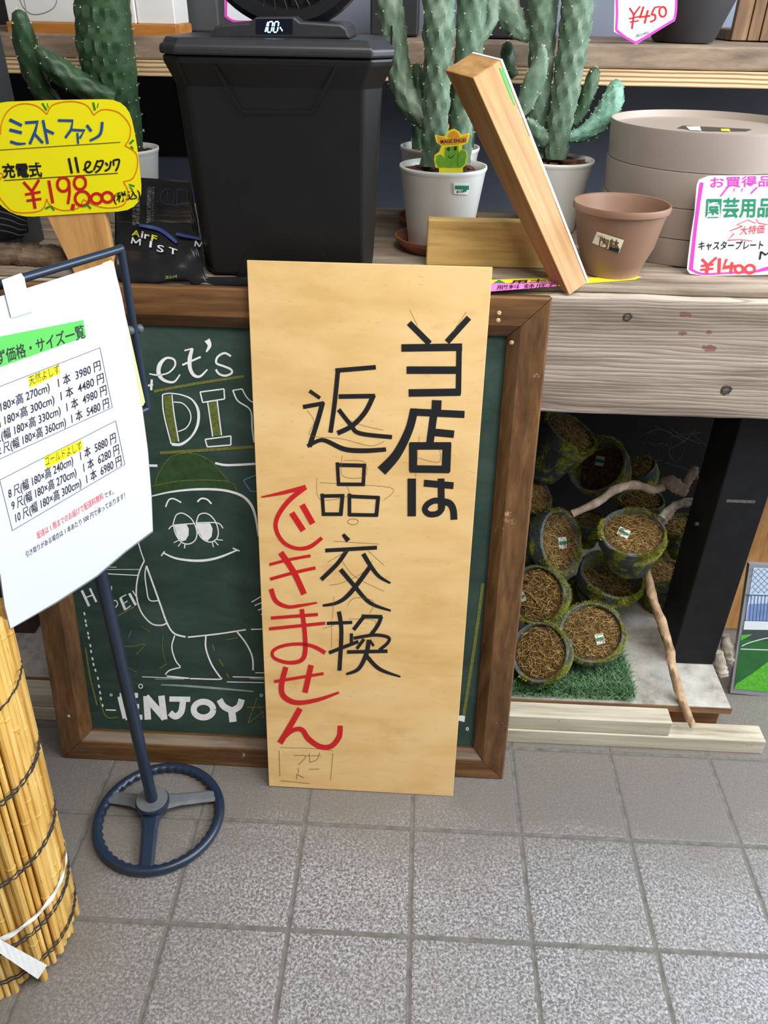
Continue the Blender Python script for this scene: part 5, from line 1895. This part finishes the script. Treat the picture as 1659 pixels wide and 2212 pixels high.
write(bm, '用土', (1102, 613), (1180, 610), (2, -8), fs_, bold=0.02)
part('lettering', bm, BLACK_INK, yb_)
bm = new()
fill(bm, [(1066, 611), (1078, 604), (1092, 611)], fs_)
part('triangle', bm, GREEN_INK, yb_)

# ================================================================== things on the shelf (cut by the top of the picture)
y = 0.80
wt = thing('planter_box', 'white planter box with orange wooden base on the left of the shelf', 'planter', (xu(200, y, zk1), y, zk1))
bm = new()
za, zb2 = zv(88, xu(200, y, 1.25), y), zv(50, xu(200, y, 1.25), y)
xa, xb = xu(20, y, za), xu(384, y, za)
box(bm, (xa, y, za), (xb, y + 0.115, zb2))
for xx in (xa + 0.01, xb - 0.03):
    for yy in (y + 0.01, y + 0.09):
        box(bm, (xx, yy, zk1 + 0.0028), (xx + 0.02, yy + 0.02, za + 0.001))
part('wooden_base', bm, wood('orange_wood', rgb(150, 90, 34), rgb(186, 120, 52), rgb(204, 142, 72), (3, 30, 30), 0.45, 0.15), wt, bevel=0.002)
bm = new()
box(bm, (xa + 0.004, y + 0.004, zb2), (xu(293, y, zb2), y + 0.11, zb2 + 0.2))
box(bm, (xu(294.5, y, zb2), y + 0.010, zb2), (xb - 0.003, y + 0.11, zb2 + 0.2))
part('planter_body', bm, plain('white_painted_panel', rgb(226, 224, 218), 0.35, 0.04, 5), wt, bevel=0.002)
bm = new()
wp = lambda u, v, k=0: P(u, v, y=y + 0.003)
draw(bm, [([(40, -10), (50, 15), (68, 30), (95, 28), (118, 14), (124, -10)], 1.3), ([(56, 20), (50, -10)], 1.2)], wp)
part('wire_loop', bm, plain('thin_dark_wire', rgb(110, 105, 100), 0.5, 0.1, 20), wt)
# dark pots and boxes standing on the shelf
for (ua, ub, yy, lab, m_) in ((385, 470, 0.93, 'dark grey box on the shelf behind the fan lid', plain('dark_grey_box', rgb(62, 64, 66), 0.5, 0.1, 10)),
                              (800, 905, 0.90, 'dark box on the shelf between the fan head and middle cactus', plain('dark_box', rgb(34, 32, 34), 0.5, 0.1, 10)),
                              (1060, 1206, 0.89, 'wide black planter box on the shelf behind the right cactus', BLK_D)):
    bm = new()
    xa, xb = xu(ua, yy, zk1 + 0.05), xu(ub, yy, zk1 + 0.05)
    box(bm, (xa, yy, zk1 + 0.002), (xb, yy + 0.16, zk1 + 0.16))
    t = thing('storage_box', lab, 'box', ((xa + xb) / 2, yy, zk1))
    part('box_body', bm, m_, t, bevel=0.004)
    bm = new()
    box(bm, (xa - 0.003, yy - 0.003, zk1 + 0.161), (xb + 0.003, yy + 0.163, zk1 + 0.178))
    part('rim', bm, m_, t, bevel=0.003)
y = 0.90
rows = pot_rows(1478, y, [(-10, 98), (88, 66)])
x = xu(1478, y, zk1 + 0.02)
bt = thing('black_pot', 'round black pot on the shelf behind the 450 yen tag', 'pot', (x, y, zk1))
bm = new()
r0, r1 = rows[1][0], rows[0][0]
hh_ = rows[0][1] - zk1
lathe(bm, (x, y, zk1 + 0.002), [(0, 0), (r0 * 0.93, 0), (r0, 0.006), (r1, hh_), (r1 * 1.08, hh_ + 0.04), (r1 * 1.12, hh_ + 0.05), (r1 * 1.02, hh_ + 0.05), (r1 * 0.9, hh_), (0, hh_ - 0.01)], 56)
part('pot_body', bm, plain('matt_black_pot', rgb(48, 46, 48), 0.55, 0.06, 10), bt, smooth=True)
# 450 yen tag
yt = y - r1 * 1.12 - 0.006
bm = new()
out = [(1328, -20), (1464, -20), (1463, 10), (1458, 45), (1374, 96), (1366, 92), (1326, 68)]
prism(bm, [P(*p, y=yt) for p in out], (0, 0.0012, 0))
tg = tag(part('price_tag', bm, PAPER, loc=P(1390, 96, y=yt)), 'pointed white tag with pink border reading 450 yen', 'price tag')
ts = lambda u, v, k=0: P(u, v, y=yt - 0.0006 - 0.00002 * k)
bm = new()
draw(bm, [([(690, -40), (692, 100), (686, 190)], 14), ([(686, 190), (740, 235), (810, 275)], 16), ([(810, 275), (930, 205), (1060, 125)], 15), ([(1060, 125), (1070, 60), (1072, -40)], 14)], ts, ZR, SR)
part('border', bm, PINK_INK, tg, label='pink border')
bm = new()
draw(bm, [([(772, 50), (800, 95)], 10), ([(840, 40), (795, 100)], 10), ([(768, 120), (835, 105)], 8), ([(775, 142), (832, 132)], 8), ([(800, 95), (787, 185)], 11),
          ([(862, 42), (840, 110), (905, 100)], 12, False), ([(890, 65), (868, 150)], 12), ([(935, 45), (915, 90), (935, 95), (935, 125), (905, 140)], 11), ([(935, 48), (968, 40)], 9), (ring_pts(985, 75, 22, 32, 16), 11)], ts, ZR, SR)
part('lettering', bm, RED_INK, tg, label='red handwritten price')
bm = new()
write(bm, '(税込495)', (1374, 83), (1402, 74), (-1, -8), ts)
part('lettering', bm, BLACK_INK, tg, label='small black note')
# pink tag behind the fan
yt2 = 0.80
bm = new()
prism(bm, [P(*p, y=yt2 - 0.05) for p in [(485, -20), (560, -20), (574, 30), (545, 46), (508, 48), (485, 36)]], (0, 0.0012, 0))
tg = tag(part('price_tag', bm, PAPER, loc=P(520, 48, y=yt2 - 0.05)), 'white tag with pink border behind the fan head', 'price tag')
ts2 = lambda u, v, k=0: P(u, v, y=yt2 - 0.0506 - 0.00002 * k)
bm = new()
draw(bm, [([(489, -20), (488, 36)], 5), ([(488, 35), (508, 46), (560, 46)], 5)], ts2)
part('border', bm, PINK_INK, tg, label='pink border')
bm = new()
draw(bm, [([(522, 15), (540, 18)], 4), ([(534, 8), (532, 26)], 4)], ts2)
part('lettering', bm, RED_INK, tg, label='red marker stroke')
# wooden crate slats, top right
y = 0.99
cr = thing('wooden_crate', 'brown slatted wooden crate at the right end of the shelf', 'crate', (xu(1640, y, zk1), y, zk1))
CRATE = wood('crate_wood', rgb(76, 54, 34), rgb(122, 92, 62), rgb(168, 132, 92), (30, 30, 4), 0.7, 0.3)
for (ua, ub) in ((1592, 1625), (1628, 1652), (1655, 1690), (1693, 1730)):
    bm = new()
    box(bm, (xu(ua, y, zk1 + 0.05), y, zk1 + 0.0025), (xu(ub, y, zk1 + 0.05), y + 0.016, zk1 + 0.22))
    part('slat', bm, CRATE, cr, bevel=0.001)
bm = new()
box(bm, (xu(1592, y, zk1 + 0.05), y + 0.018, zk1 + 0.0025), (xu(1730, y, zk1 + 0.05), y + 0.2, zk1 + 0.02))
part('crate_floor', bm, CRATE, cr)

# ================================================================== heap of mossy pots under the table
n = NT('mossy_pot_clay')
co = n.coords()
f1 = n.noise(co, 15, 6, 0.65, 0.4)
geo_ = n.noise(co, 140, 4, 0.7)
clay = n.ramp(geo_, [(0.3, rgb(40, 48, 42)), (0.6, rgb(66, 74, 68)), (0.75, rgb(94, 100, 94))])
mossc = n.ramp(geo_, [(0.3, rgb(74, 72, 18)), (0.5, rgb(112, 116, 30)), (0.72, rgb(168, 170, 50))])
n.col(n.mix(n.ramp(f1, [(0.50, (0, 0, 0)), (0.57, (1, 1, 1))]), clay, mossc))
n.rough(0.95)
n.bump(geo_, 0.8, 0.003)
MOSSPOT = n.m
n = NT('moss_fuzz')
n.col(n.ramp(n.noise(n.coords(), 70, 4, 0.7), [(0.3, rgb(84, 70, 22)), (0.5, rgb(118, 116, 32)), (0.68, rgb(176, 186, 44))]))
n.rough(0.95)
MOSS = n.m
n = NT('coir')
n.col(n.ramp(n.noise(n.coords(), 120, 4, 0.7), [(0.3, rgb(104, 76, 42)), (0.5, rgb(168, 134, 76)), (0.7, rgb(206, 174, 112))]))
n.rough(0.95)
COIR = n.m
n = NT('coir_base')
n.col(n.ramp(n.noise(n.coords(), 160, 5, 0.7), [(0.35, rgb(64, 46, 24)), (0.6, rgb(118, 90, 46)), (0.75, rgb(152, 120, 68))]))
n.rough(0.95)
n.bump(n.noise(n.coords(), 240, 4), 0.9, 0.004)
COIRB = n.m
n = NT('clay_rim')
co = n.coords()
gq = n.noise(co, 140, 4, 0.7)
n.col(n.mix(n.ramp(n.noise(co, 15, 6, 0.65, 0.4), [(0.47, (0, 0, 0)), (0.53, (1, 1, 1))]), n.ramp(gq, [(0.3, rgb(78, 82, 78)), (0.7, rgb(122, 126, 122))]), n.ramp(gq, [(0.3, rgb(70, 66, 22)), (0.55, rgb(104, 108, 34)), (0.75, rgb(160, 164, 52))])))
n.rough(0.95)
n.bump(gq, 0.8, 0.003)
RIMC = n.m
ZM, SM = (1080, 880), 1642 / 579


def moss_pot(cx, cy, a, ratio, ang, y, lab, k=1.45, base=0.68, deep=0.009, stick=None, fibres=480, fuzz=900, seed=1):
    random.seed(seed)
    u, v = ZM[0] + cx / SM, ZM[1] + cy / SM
    Mp = P(u, v, y=y)
    r = a / SM / F * depth(Mp)
    t = (CAM - Mp).normalized()
    m_ = RIGHT * math.cos(math.radians(ang)) + DOWN * math.sin(math.radians(ang))
    m_ = (m_ - t * m_.dot(t)).normalized()
    ax = (t * ratio + m_ * math.sqrt(1 - ratio * ratio)).normalized()
    L = r * k
    a1 = ax.orthogonal().normalized()
    b1 = ax.cross(a1)
    low = min((Mp + (a1 * math.cos(q) + b1 * math.sin(q)) * rr - ax * h).z for rr, h in ((r, 0), (r * base, L)) for q in [i * 0.2 for i in range(32)])
    if low < PZ + 0.001:          # rest on the plinth, keeping the line of sight
        Mp = Mp + Vector((0, 0, PZ + 0.001 - low))
    t_ = thing('moss_pot', lab, 'pot', Mp - ax * L * 0.5, 'mossy pots heaped under the table')
    bm = new()
    prof = [(0, -L), (r * base * 0.96, -L), (r * base, -L + 0.004), (r * 0.90, -0.034), (r * 0.985, -0.030), (r * 1.0, -0.006), (r * 0.985, 0.0)]
    lathe(bm, Mp, prof, 44, ax)
    jitter(bm, 0.0016, 50, seed)
    o = part('pot_wall', bm, MOSSPOT, t_, smooth=True)
    bm = new()
    lathe(bm, Mp, [(r * 0.985, -0.001), (r * 0.955, 0.002), (r * 0.90, 0.0015), (r * 0.87, -0.003), (r * 0.86, -max(0.012, deep * 1.2))], 44, ax)
    jitter(bm, 0.0010, 60, seed)
    part('rim', bm, RIMC, t_, smooth=True, label='grey clay rim')
    bm = new()
    d0 = deep
    lathe(bm, Mp, [(r * 0.865, -d0), (r * 0.6, -d0 + 0.003), (0, -d0 + 0.005)], 30, ax)
    jitter(bm, 0.003, 70, seed)
    fl = part('coir_fill', bm, COIRB, t_, smooth=False)
    bm = new()
    for i in range(fibres):
        q, rr = random.uniform(0, 6.283), r * 0.84 * math.sqrt(random.random())
        c_ = Mp + (a1 * math.cos(q) + b1 * math.sin(q)) * rr - ax * (d0 - 0.003)
        dr = (a1 * random.uniform(-1, 1) + b1 * random.uniform(-1, 1) + ax * random.uniform(-0.1, 0.35)).normalized()
        bd = (a1 * random.uniform(-1, 1) + b1 * random.uniform(-1, 1) + ax * random.uniform(-0.3, 0.6)).normalized()
        ll = random.uniform(0.008, 0.024)
        pts_ = [c_ + ax * 0.002, c_ + dr * ll * 0.4 + bd * ll * 0.12 + ax * 0.004, c_ + dr * ll * 0.75 + bd * ll * 0.3 + ax * 0.003, c_ + dr * ll + bd * ll * 0.55 + ax * 0.001]
        if ((pts_[-1] - Mp) - ax * (pts_[-1] - Mp).dot(ax)).length > r * 0.86:
            continue
        tube(bm, pts_, [0.0004, 0.0006, 0.00045, 0.0002], 3, cap=False)
    if fibres:
        f_ = part('fibres', bm, COIR, fl)
        f_['kind'] = 'stuff'
    bm = new()
    for i in range(fuzz * 5):
        q, h = random.uniform(0, 6.283), random.random() ** 1.4
        rr = r * (1 - (1 - base) * h) if h > 0.12 else r
        rad_ = a1 * math.cos(q) + b1 * math.sin(q)
        c_ = Mp + rad_ * rr * 0.985 - ax * (L * h)
        if mnoise.noise(c_ * 16 + Vector((seed, 0, 0))) < -0.08 + 0.5 * h:
            continue
        nn = (rad_ + ax * 0.3 + Vector((random.uniform(-.6, .6), random.uniform(-.6, .6), random.uniform(-.6, .6)))).normalized()
        sd = nn.orthogonal().normalized() * random.uniform(0.0008, 0.0016)
        l_ = random.uniform(0.003, 0.0065)
        bm.faces.new((bm.verts.new(c_ - sd), bm.verts.new(c_ + sd), bm.verts.new(c_ + nn * l_)))
    for i in range(fuzz):
        q = random.uniform(0, 6.283)
        rad_ = a1 * math.cos(q) + b1 * math.sin(q)
        c_ = Mp + rad_ * r * random.uniform(0.88, 0.99) + ax * 0.001
        if mnoise.noise(c_ * 16 + Vector((seed, 0, 0))) < 0.0:
            continue
        nn = (rad_ * 0.6 + ax + Vector((random.uniform(-.6, .6), random.uniform(-.6, .6), random.uniform(-.6, .6)))).normalized()
        sd = nn.orthogonal().normalized() * random.uniform(0.0008, 0.0015)
        bm.faces.new((bm.verts.new(c_ - sd), bm.verts.new(c_ + sd), bm.verts.new(c_ + nn * random.uniform(0.002, 0.005))))
    f_ = part('moss', bm, MOSS, o)
    f_['kind'] = 'stuff'
    if stick:
        su, sv, sw, sh, sa = stick
        ss = plane_surf(Mp - ax * (d0 - 0.0085), ax, 0.0)
        ss2 = plane_surf(Mp - ax * (d0 - 0.0085), ax, 0.0006)
        ca, sn = math.cos(math.radians(sa)), math.sin(math.radians(sa))
        R_ = lambda x_, y_: (su + x_ * ca - y_ * sn, sv + x_ * sn + y_ * ca)
        bm = new()
        prism(bm, [ss(ZM[0] + p[0] / SM, ZM[1] + p[1] / SM) for p in (R_(-sw, -sh), R_(sw, -sh), R_(sw, sh), R_(-sw, sh))], -ax * 0.0006)
        s1 = part('price_sticker', bm, STICKER, fl)
        bm = new()
        fill(bm, [R_(-sw * 0.9, -sh * 0.28), R_(sw * 0.9, -sh * 0.28), R_(sw * 0.9, sh * 0.32), R_(-sw * 0.9, sh * 0.32)], ss2, ZM, SM)
        part('green_band', bm, LABEL_GREEN, s1)
    return t_


mp_ = moss_pot
mp_(232, 1540, 190, 0.93, 200, 0.300, 'moss pot lowest in the heap, beside the chalkboard frame on the grass mat', seed=1, fuzz=700)
mp_(558, 1380, 200, 0.95, 262, 0.352, 'moss pot facing forward in front of the heap with sticker at lower right', stick=(612, 1418, 26, 32, -15), seed=2)
mp_(222, 1150, 190, 0.92, 185, 0.40, 'moss pot lying above the lowest one, cut off by the chalkboard frame', stick=(132, 1160, 22, 28, -20), seed=3)
mp_(375, 822, 205, 0.60, -6, 0.485, 'moss pot turned sideways with sticker, above two pots near the chalkboard', stick=(385, 830, 24, 36, -5), seed=4)
mp_(815, 762, 202, 0.74, -82, 0.43, 'brightest moss pot, tilted up in the middle of the heap with sticker', stick=(758, 766, 36, 26, 25), seed=5, fuzz=1600, k=1.5)
mp_(690, 1025, 205, 0.66, -66, 0.50, 'moss pot holding the brightest tilted pot in its mouth', seed=6, fuzz=1300, deep=0.05, k=1.2)
mp_(955, 1090, 128, 0.60, -92, 0.575, 'upright moss pot standing behind the long leaning stick', seed=7, k=2.1, base=0.75)
mp_(462, 1130, 100, 0.72, 200, 0.56, 'small gap moss pot wedged behind the forward facing pot', seed=8)
mp_(228, 545, 122, 0.66, -14, 0.57, 'moss pot high on the left half hidden by the chalkboard frame', seed=9, stick=(184, 520, 12, 16, -20))
mp_(590, 350, 188, 0.86, 225, 0.60, 'hollow dark moss pot with sticker deep inside near the top of the heap', deep=0.05, stick=(612, 328, 26, 30, 10), seed=10, fibres=120)
mp_(435, 140, 185, 0.40, -52, 0.60, 'topmost moss pot tipped up against the beam at the left', seed=11, k=1.9)
mp_(845, 372, 112, 0.55, -110, 0.70, 'moss pot at the back, right of the hollow one', seed=12)
mp_(868, 565, 140, 0.50, -82, 0.60, 'moss pot full of brown fibre behind the brightest tilted pot', seed=13, stick=(895, 635, 26, 14, 25))
mp_(535, 680, 120, 0.50, -75, 0.64, 'moss pot mostly hidden behind the sideways pot', seed=14, stick=(530, 660, 26, 10, -10))
mp_(1095, 720, 112, 0.60, -95, 0.64, 'dark moss pot behind the black leg, upper one', seed=15, k=2.0)
mp_(1045, 965, 112, 0.50, -62, 0.68, 'dark moss pot behind the black leg, lower one', seed=16)

# ================================================================== grass mat
g0, g1 = xu(1098, 0.28, PZ), xu(1372, 0.285, PZ)
gm = thing('grass_mat', 'small square of artificial grass under the front moss pots', 'grass mat', ((g0 + g1) / 2, 0.34, PZ))
bm = new()
prism(bm, [(g0, 0.272, PZ + 0.0008), (g1 - 0.02, 0.268, PZ + 0.0008), (g1, 0.30, PZ + 0.0008), (g1 - 0.006, 0.42, PZ + 0.0008), (g0, 0.42, PZ + 0.0008)], (0, 0, 0.003))
part('backing', bm, plain('dark_mat_backing', rgb(40, 44, 34), 0.9, 0.2, 60), gm)
random.seed(4)
n = NT('grass_blades')
n.col(n.ramp(n.noise(n.coords(), 220, 3, 0.7), [(0.3, rgb(58, 98, 58)), (0.5, rgb(112, 156, 106)), (0.64, rgb(172, 202, 160))]))
n.rough(0.5)
bm = new()
for i in range(9000):
    x_, y_ = random.uniform(g0, g1 - 0.004), random.uniform(0.266, 0.42)
    b_ = Vector((x_, y_, PZ + 0.003))
    hgt_ = random.uniform(0.018, 0.034)
    ln_ = Vector((random.uniform(-0.7, 0.7), random.uniform(-0.9, 0.5), 0)) * hgt_
    if y_ < 0.275:
        hgt_ *= 0.6
        ln_.y -= 0.006
    an = random.uniform(0, 3.14)
    sd = Vector((math.cos(an), math.sin(an), 0)) * 0.00075
    m_ = b_ + ln_ * 0.35 + Vector((0, 0, hgt_ * 0.6))
    e_ = b_ + ln_ + Vector((0, 0, hgt_ * 0.95))
    v_ = [bm.verts.new(b_ - sd), bm.verts.new(b_ + sd), bm.verts.new(m_ + sd * 0.8), bm.verts.new(m_ - sd * 0.8), bm.verts.new(e_)]
    bm.faces.new((v_[0], v_[1], v_[2], v_[3]))
    bm.faces.new((v_[3], v_[2], v_[4]))
gb = part('blades', bm, n.m, gm)
gb['kind'] = 'stuff'

# ================================================================== stick, driftwood and twigs
STICKW = wood('peeled_stick', rgb(122, 94, 66), rgb(176, 142, 106), rgb(208, 180, 144), (30, 30, 8), 0.65, 0.4)
DRIFT = wood('driftwood', rgb(120, 98, 80), rgb(172, 150, 130), rgb(206, 188, 170), (26, 26, 9), 0.75, 0.5)
DRIFT_D = wood('brown_driftwood', rgb(64, 50, 38), rgb(120, 98, 76), rgb(158, 134, 108), (6, 40, 40), 0.8, 0.6)
PALE = wood('bleached_driftwood', rgb(120, 104, 88), rgb(186, 174, 158), rgb(220, 212, 200), (26, 26, 9), 0.75, 0.4)


def branch(name, path, y0, y1, m, lab, cat, group=None, seg=10, seed=0, root=None):
    pts_, rr_ = [], []
    for i, (u, v, hw) in enumerate(path):
        p = P(u, v, y=y0 + (y1 - y0) * i / (len(path) - 1))
        pts_.append(p)
        rr_.append(hw / F * depth(p))
    bm = new()
    tube(bm, pts_, rr_, seg, sub=6, rfun=lambda t, an: 1 + 0.10 * math.sin(t * 31 + an * 2 + seed) + 0.06 * math.sin(t * 70 + an * 3))
    if root is not None:
        return part(name, bm, m, root, smooth=True)
    return tag(part(name, bm, m, smooth=True, loc=pts_[-1]), lab, cat, group)


sy1 = P(1497, 1577, z=0.006 + 0.0365).y
branch('stick', [(1397, 1224, 8), (1405, 1272, 9.5), (1416, 1310, 9.5), (1432, 1352, 10), (1446, 1400, 9.5), (1452, 1440, 9.5), (1466, 1490, 9.5), (1480, 1530, 9), (1497, 1570, 7)], 0.45, 0.228, STICKW, 'long peeled stick leaning from the moss pots down to the timber', 'stick')
DG = 'driftwood branches on the moss pots'
branch('driftwood_branch', [(1236, 1110, 8), (1290, 1085, 9), (1330, 1057, 9.5), (1372, 1048, 10), (1410, 1058, 9), (1432, 1052, 9)], 0.46, 0.50, DRIFT, 'long twisted driftwood branch lying across the moss pots', 'branch', DG)
bt_ = thing('driftwood_branch', 'knotted driftwood piece with upright fork beside the black leg', 'branch', P(1470, 1062, y=0.52), DG)
branch('limb', [(1428, 1050, 10), (1445, 1042, 16), (1465, 1052, 16), (1480, 1064, 11)], 0.51, 0.51, DRIFT, None, None, root=bt_)
branch('limb', [(1478, 1056, 9), (1486, 1038, 10), (1498, 1020, 10), (1502, 1008, 7)], 0.51, 0.53, DRIFT, None, None, root=bt_, seed=2)
branch('limb', [(1500, 1025, 6), (1508, 1045, 7), (1512, 1068, 8), (1510, 1078, 6)], 0.53, 0.53, DRIFT_D, None, None, root=bt_, seed=4)
bt_ = thing('driftwood_branch', 'pale bleached driftwood branch curving behind the black leg', 'branch', P(1440, 1110, y=0.48), DG)
branch('limb', [(1428, 1120, 9), (1440, 1105, 8), (1460, 1092, 9), (1485, 1085, 9.5), (1508, 1083, 8), (1530, 1092, 7)], 0.46, 0.53, PALE, None, None, root=bt_)
branch('limb', [(1455, 1098, 8), (1442, 1112, 11), (1432, 1126, 9), (1424, 1140, 5)], 0.48, 0.47, DRIFT, None, None, root=bt_, seed=3)
random.seed(21)
TWIG = plain('dark_twig', rgb(84, 66, 52), 0.8, 0.3, 60)
tw = thing('twig_bundle', 'tangle of thin dark twigs at the back under the beam', 'twigs', P(1440, 960, y=0.74))
for k in range(16):
    u0, v0 = random.uniform(1380, 1520), random.uniform(915, 1000)
    u1, v1 = u0 + random.uniform(-70, 70), v0 + random.uniform(-20, 60)
    branch('twig', [(u0, v0, 0.8), ((u0 + u1) / 2 + random.uniform(-14, 14), (v0 + v1) / 2 + random.uniform(-14, 14), 1.1), (u1, v1, 0.7)], random.uniform(0.66, 0.76), random.uniform(0.66, 0.76), TWIG, None, None, root=tw, seed=k, seg=6)
branch('driftwood_stub', [(1568, 1372, 7), (1572, 1395, 15), (1580, 1420, 15), (1584, 1438, 7)], 0.42, 0.40, PALE, 'broken pale driftwood stub behind the black leg', 'driftwood', 'driftwood stubs by the black leg')
branch('driftwood_stub', [(1552, 1408, 9), (1556, 1435, 12), (1560, 1455, 13), (1563, 1464, 11)], 0.395, 0.375, PALE, 'short grooved driftwood stub standing at the foot of the black leg', 'driftwood', 'driftwood stubs by the black leg', seed=3)
LG = 'driftwood logs at the left end of the table'
branch('driftwood_log', [(-40, 555, 20), (20, 550, 22), (60, 552, 24), (110, 556, 26), (150, 560, 22)], 0.375, 0.375, DRIFT_D, 'grey brown driftwood log on the table behind the price list', 'driftwood', LG, 14)
branch('driftwood_log', [(-40, 545, 12), (0, 540, 15), (40, 536, 12), (84, 532, 7)], 0.41, 0.41, DRIFT_D, 'thinner driftwood log lying behind the thick one at far left', 'driftwood', LG, 12, 5)

# ================================================================== lawn poster and pine board at the right edge
yp = 0.47
pn = Vector((0, -1, 0.14)).normalized()
Q0 = P(1577, 1500, z=0.001)
q_s = lambda d=0.0: plane_surf(Q0, pn, d)
po = thing('lawn_poster', 'framed poster of a green lawn with fence, standing on the floor at the right edge', 'poster', Q0)
bm = new()
fl_ = [(1577, 1497), (1619, 1219), (1760, 1226), (1740, 1512)]
prism(bm, [q_s(0)(*p) for p in fl_], -pn * 0.012)
fr_ = part('frame_board', bm, plain('grey_plastic_frame', rgb(142, 142, 146), 0.4, 0.06, 20), po)
bm = new()
s1 = q_s(0.0008)
fill(bm, [(1586, 1488), (1628, 1226), (1755, 1232), (1735, 1502)], s1)
pr_ = part('print', bm, plain('print_sky', rgb(196, 214, 236), 0.25, 0.05, 6), fr_)
s2 = lambda u, v, k=0: q_s(0.0012)(u, v, k)
bm = new()
fill(bm, [(1597, 1410), (1604, 1365), (1750, 1370), (1745, 1412)], lambda u, v, k: s2(u, v, 0))
fill(bm, [(1604, 1367), (1606, 1352), (1750, 1357), (1750, 1372)], lambda u, v, k: s2(u, v, 2))
part('printed_wall', bm, plain('print_dark', rgb(64, 74, 74), 0.3, 0.1, 20), pr_, label='printed dark shaded lawn')
bm = new()
fill(bm, [(1586, 1488), (1600, 1382), (1750, 1388), (1735, 1502)], lambda u, v, k: s2(u, v, 4))
part('printed_lawn', bm, plain('print_lawn_shade', rgb(44, 104, 52), 0.3, 0.2, 40), pr_, label='printed shaded lawn')
bm = new()
fill(bm, [(1586, 1488), (1590, 1478), (1625, 1455), (1665, 1425), (1740, 1400), (1735, 1502)], lambda u, v, k: s2(u, v, 8))
fill(bm, [(1600, 1383), (1602, 1372), (1625, 1370), (1608, 1380)], lambda u, v, k: s2(u, v, 8))
part('printed_lawn', bm, plain('print_lawn_sun', rgb(92, 182, 52), 0.3, 0.25, 160), pr_, label='printed sunlit lawn')
bm = new()
draw(bm, [([(1602, 1396), (1620, 1388), (1659, 1378), (1700, 1375)], 2), ([(1600, 1402), (1659, 1404), (1720, 1406)], 2)], lambda u, v, k: s2(u, v, 10))
fill(bm, [(1606, 1360), (1609, 1340), (1750, 1345), (1750, 1362)], lambda u, v, k: s2(u, v, 10))
part('printed_lines', bm, plain('print_white', rgb(222, 230, 232), 0.3, 0.03, 20), pr_, label='printed white kerb and lines')
bm = new()
for k in range(16):
    a = 1616 + k * 7.5
    draw(bm, [([(a - 1.5 - 4, 1342), (a, 1285)], 1.4)], lambda u, v, k_: s2(u, v, 12))
draw(bm, [([(1612, 1285), (1740, 1290)], 2), ([(1607, 1340), (1740, 1345)], 1.5)], lambda u, v, k_: s2(u, v, 12))
part('printed_fence', bm, plain('print_fence', rgb(66, 84, 120), 0.3, 0.05, 20), pr_, label='printed blue railing')
bm = new()
for k in range(16):
    a = 1560 + k * 13
    draw(bm, [([(max(a, 1626), 1228 + max(0, 1626 - a)), (a + 54, 1282)], 0.9)], lambda u, v, k_: s2(u, v, 14))
    b = 1625 + k * 13
    draw(bm, [([(b, 1229), (max(1621, b - 52), 1281 if b - 52 > 1621 else 1229 + (b - 1621))], 0.9)], lambda u, v, k_: s2(u, v, 14))
part('printed_netting', bm, plain('print_net', rgb(120, 132, 150), 0.3, 0.05, 20), pr_, label='printed netting')
bm = new()
fill(bm, [(1614, 1340), (1618, 1305), (1750, 1300), (1750, 1345)], lambda u, v, k: s2(u, v, 1))
part('printed_hill', bm, plain('print_hill', rgb(120, 146, 196), 0.3, 0.2, 30), pr_, label='printed blue distance')
yq = 0.60
bm = new()
xa = xu(1622, yq, 0.4)
prism(bm, [(xa, yq, 0.001), (xa + 0.28, yq, 0.001), (xa + 0.28, yq, 0.70), (xa, yq, 0.70)], (0, 0.025, 0))
tag(part('pine_board', bm, wood('orange_pine', rgb(164, 104, 50), rgb(206, 150, 88), rgb(226, 178, 116), (20, 20, 3), 0.5, 0.15, 0.9), bevel=0.002, loc=(xa + 0.14, yq, 0)), 'orange pine board standing behind the lawn poster', 'board')
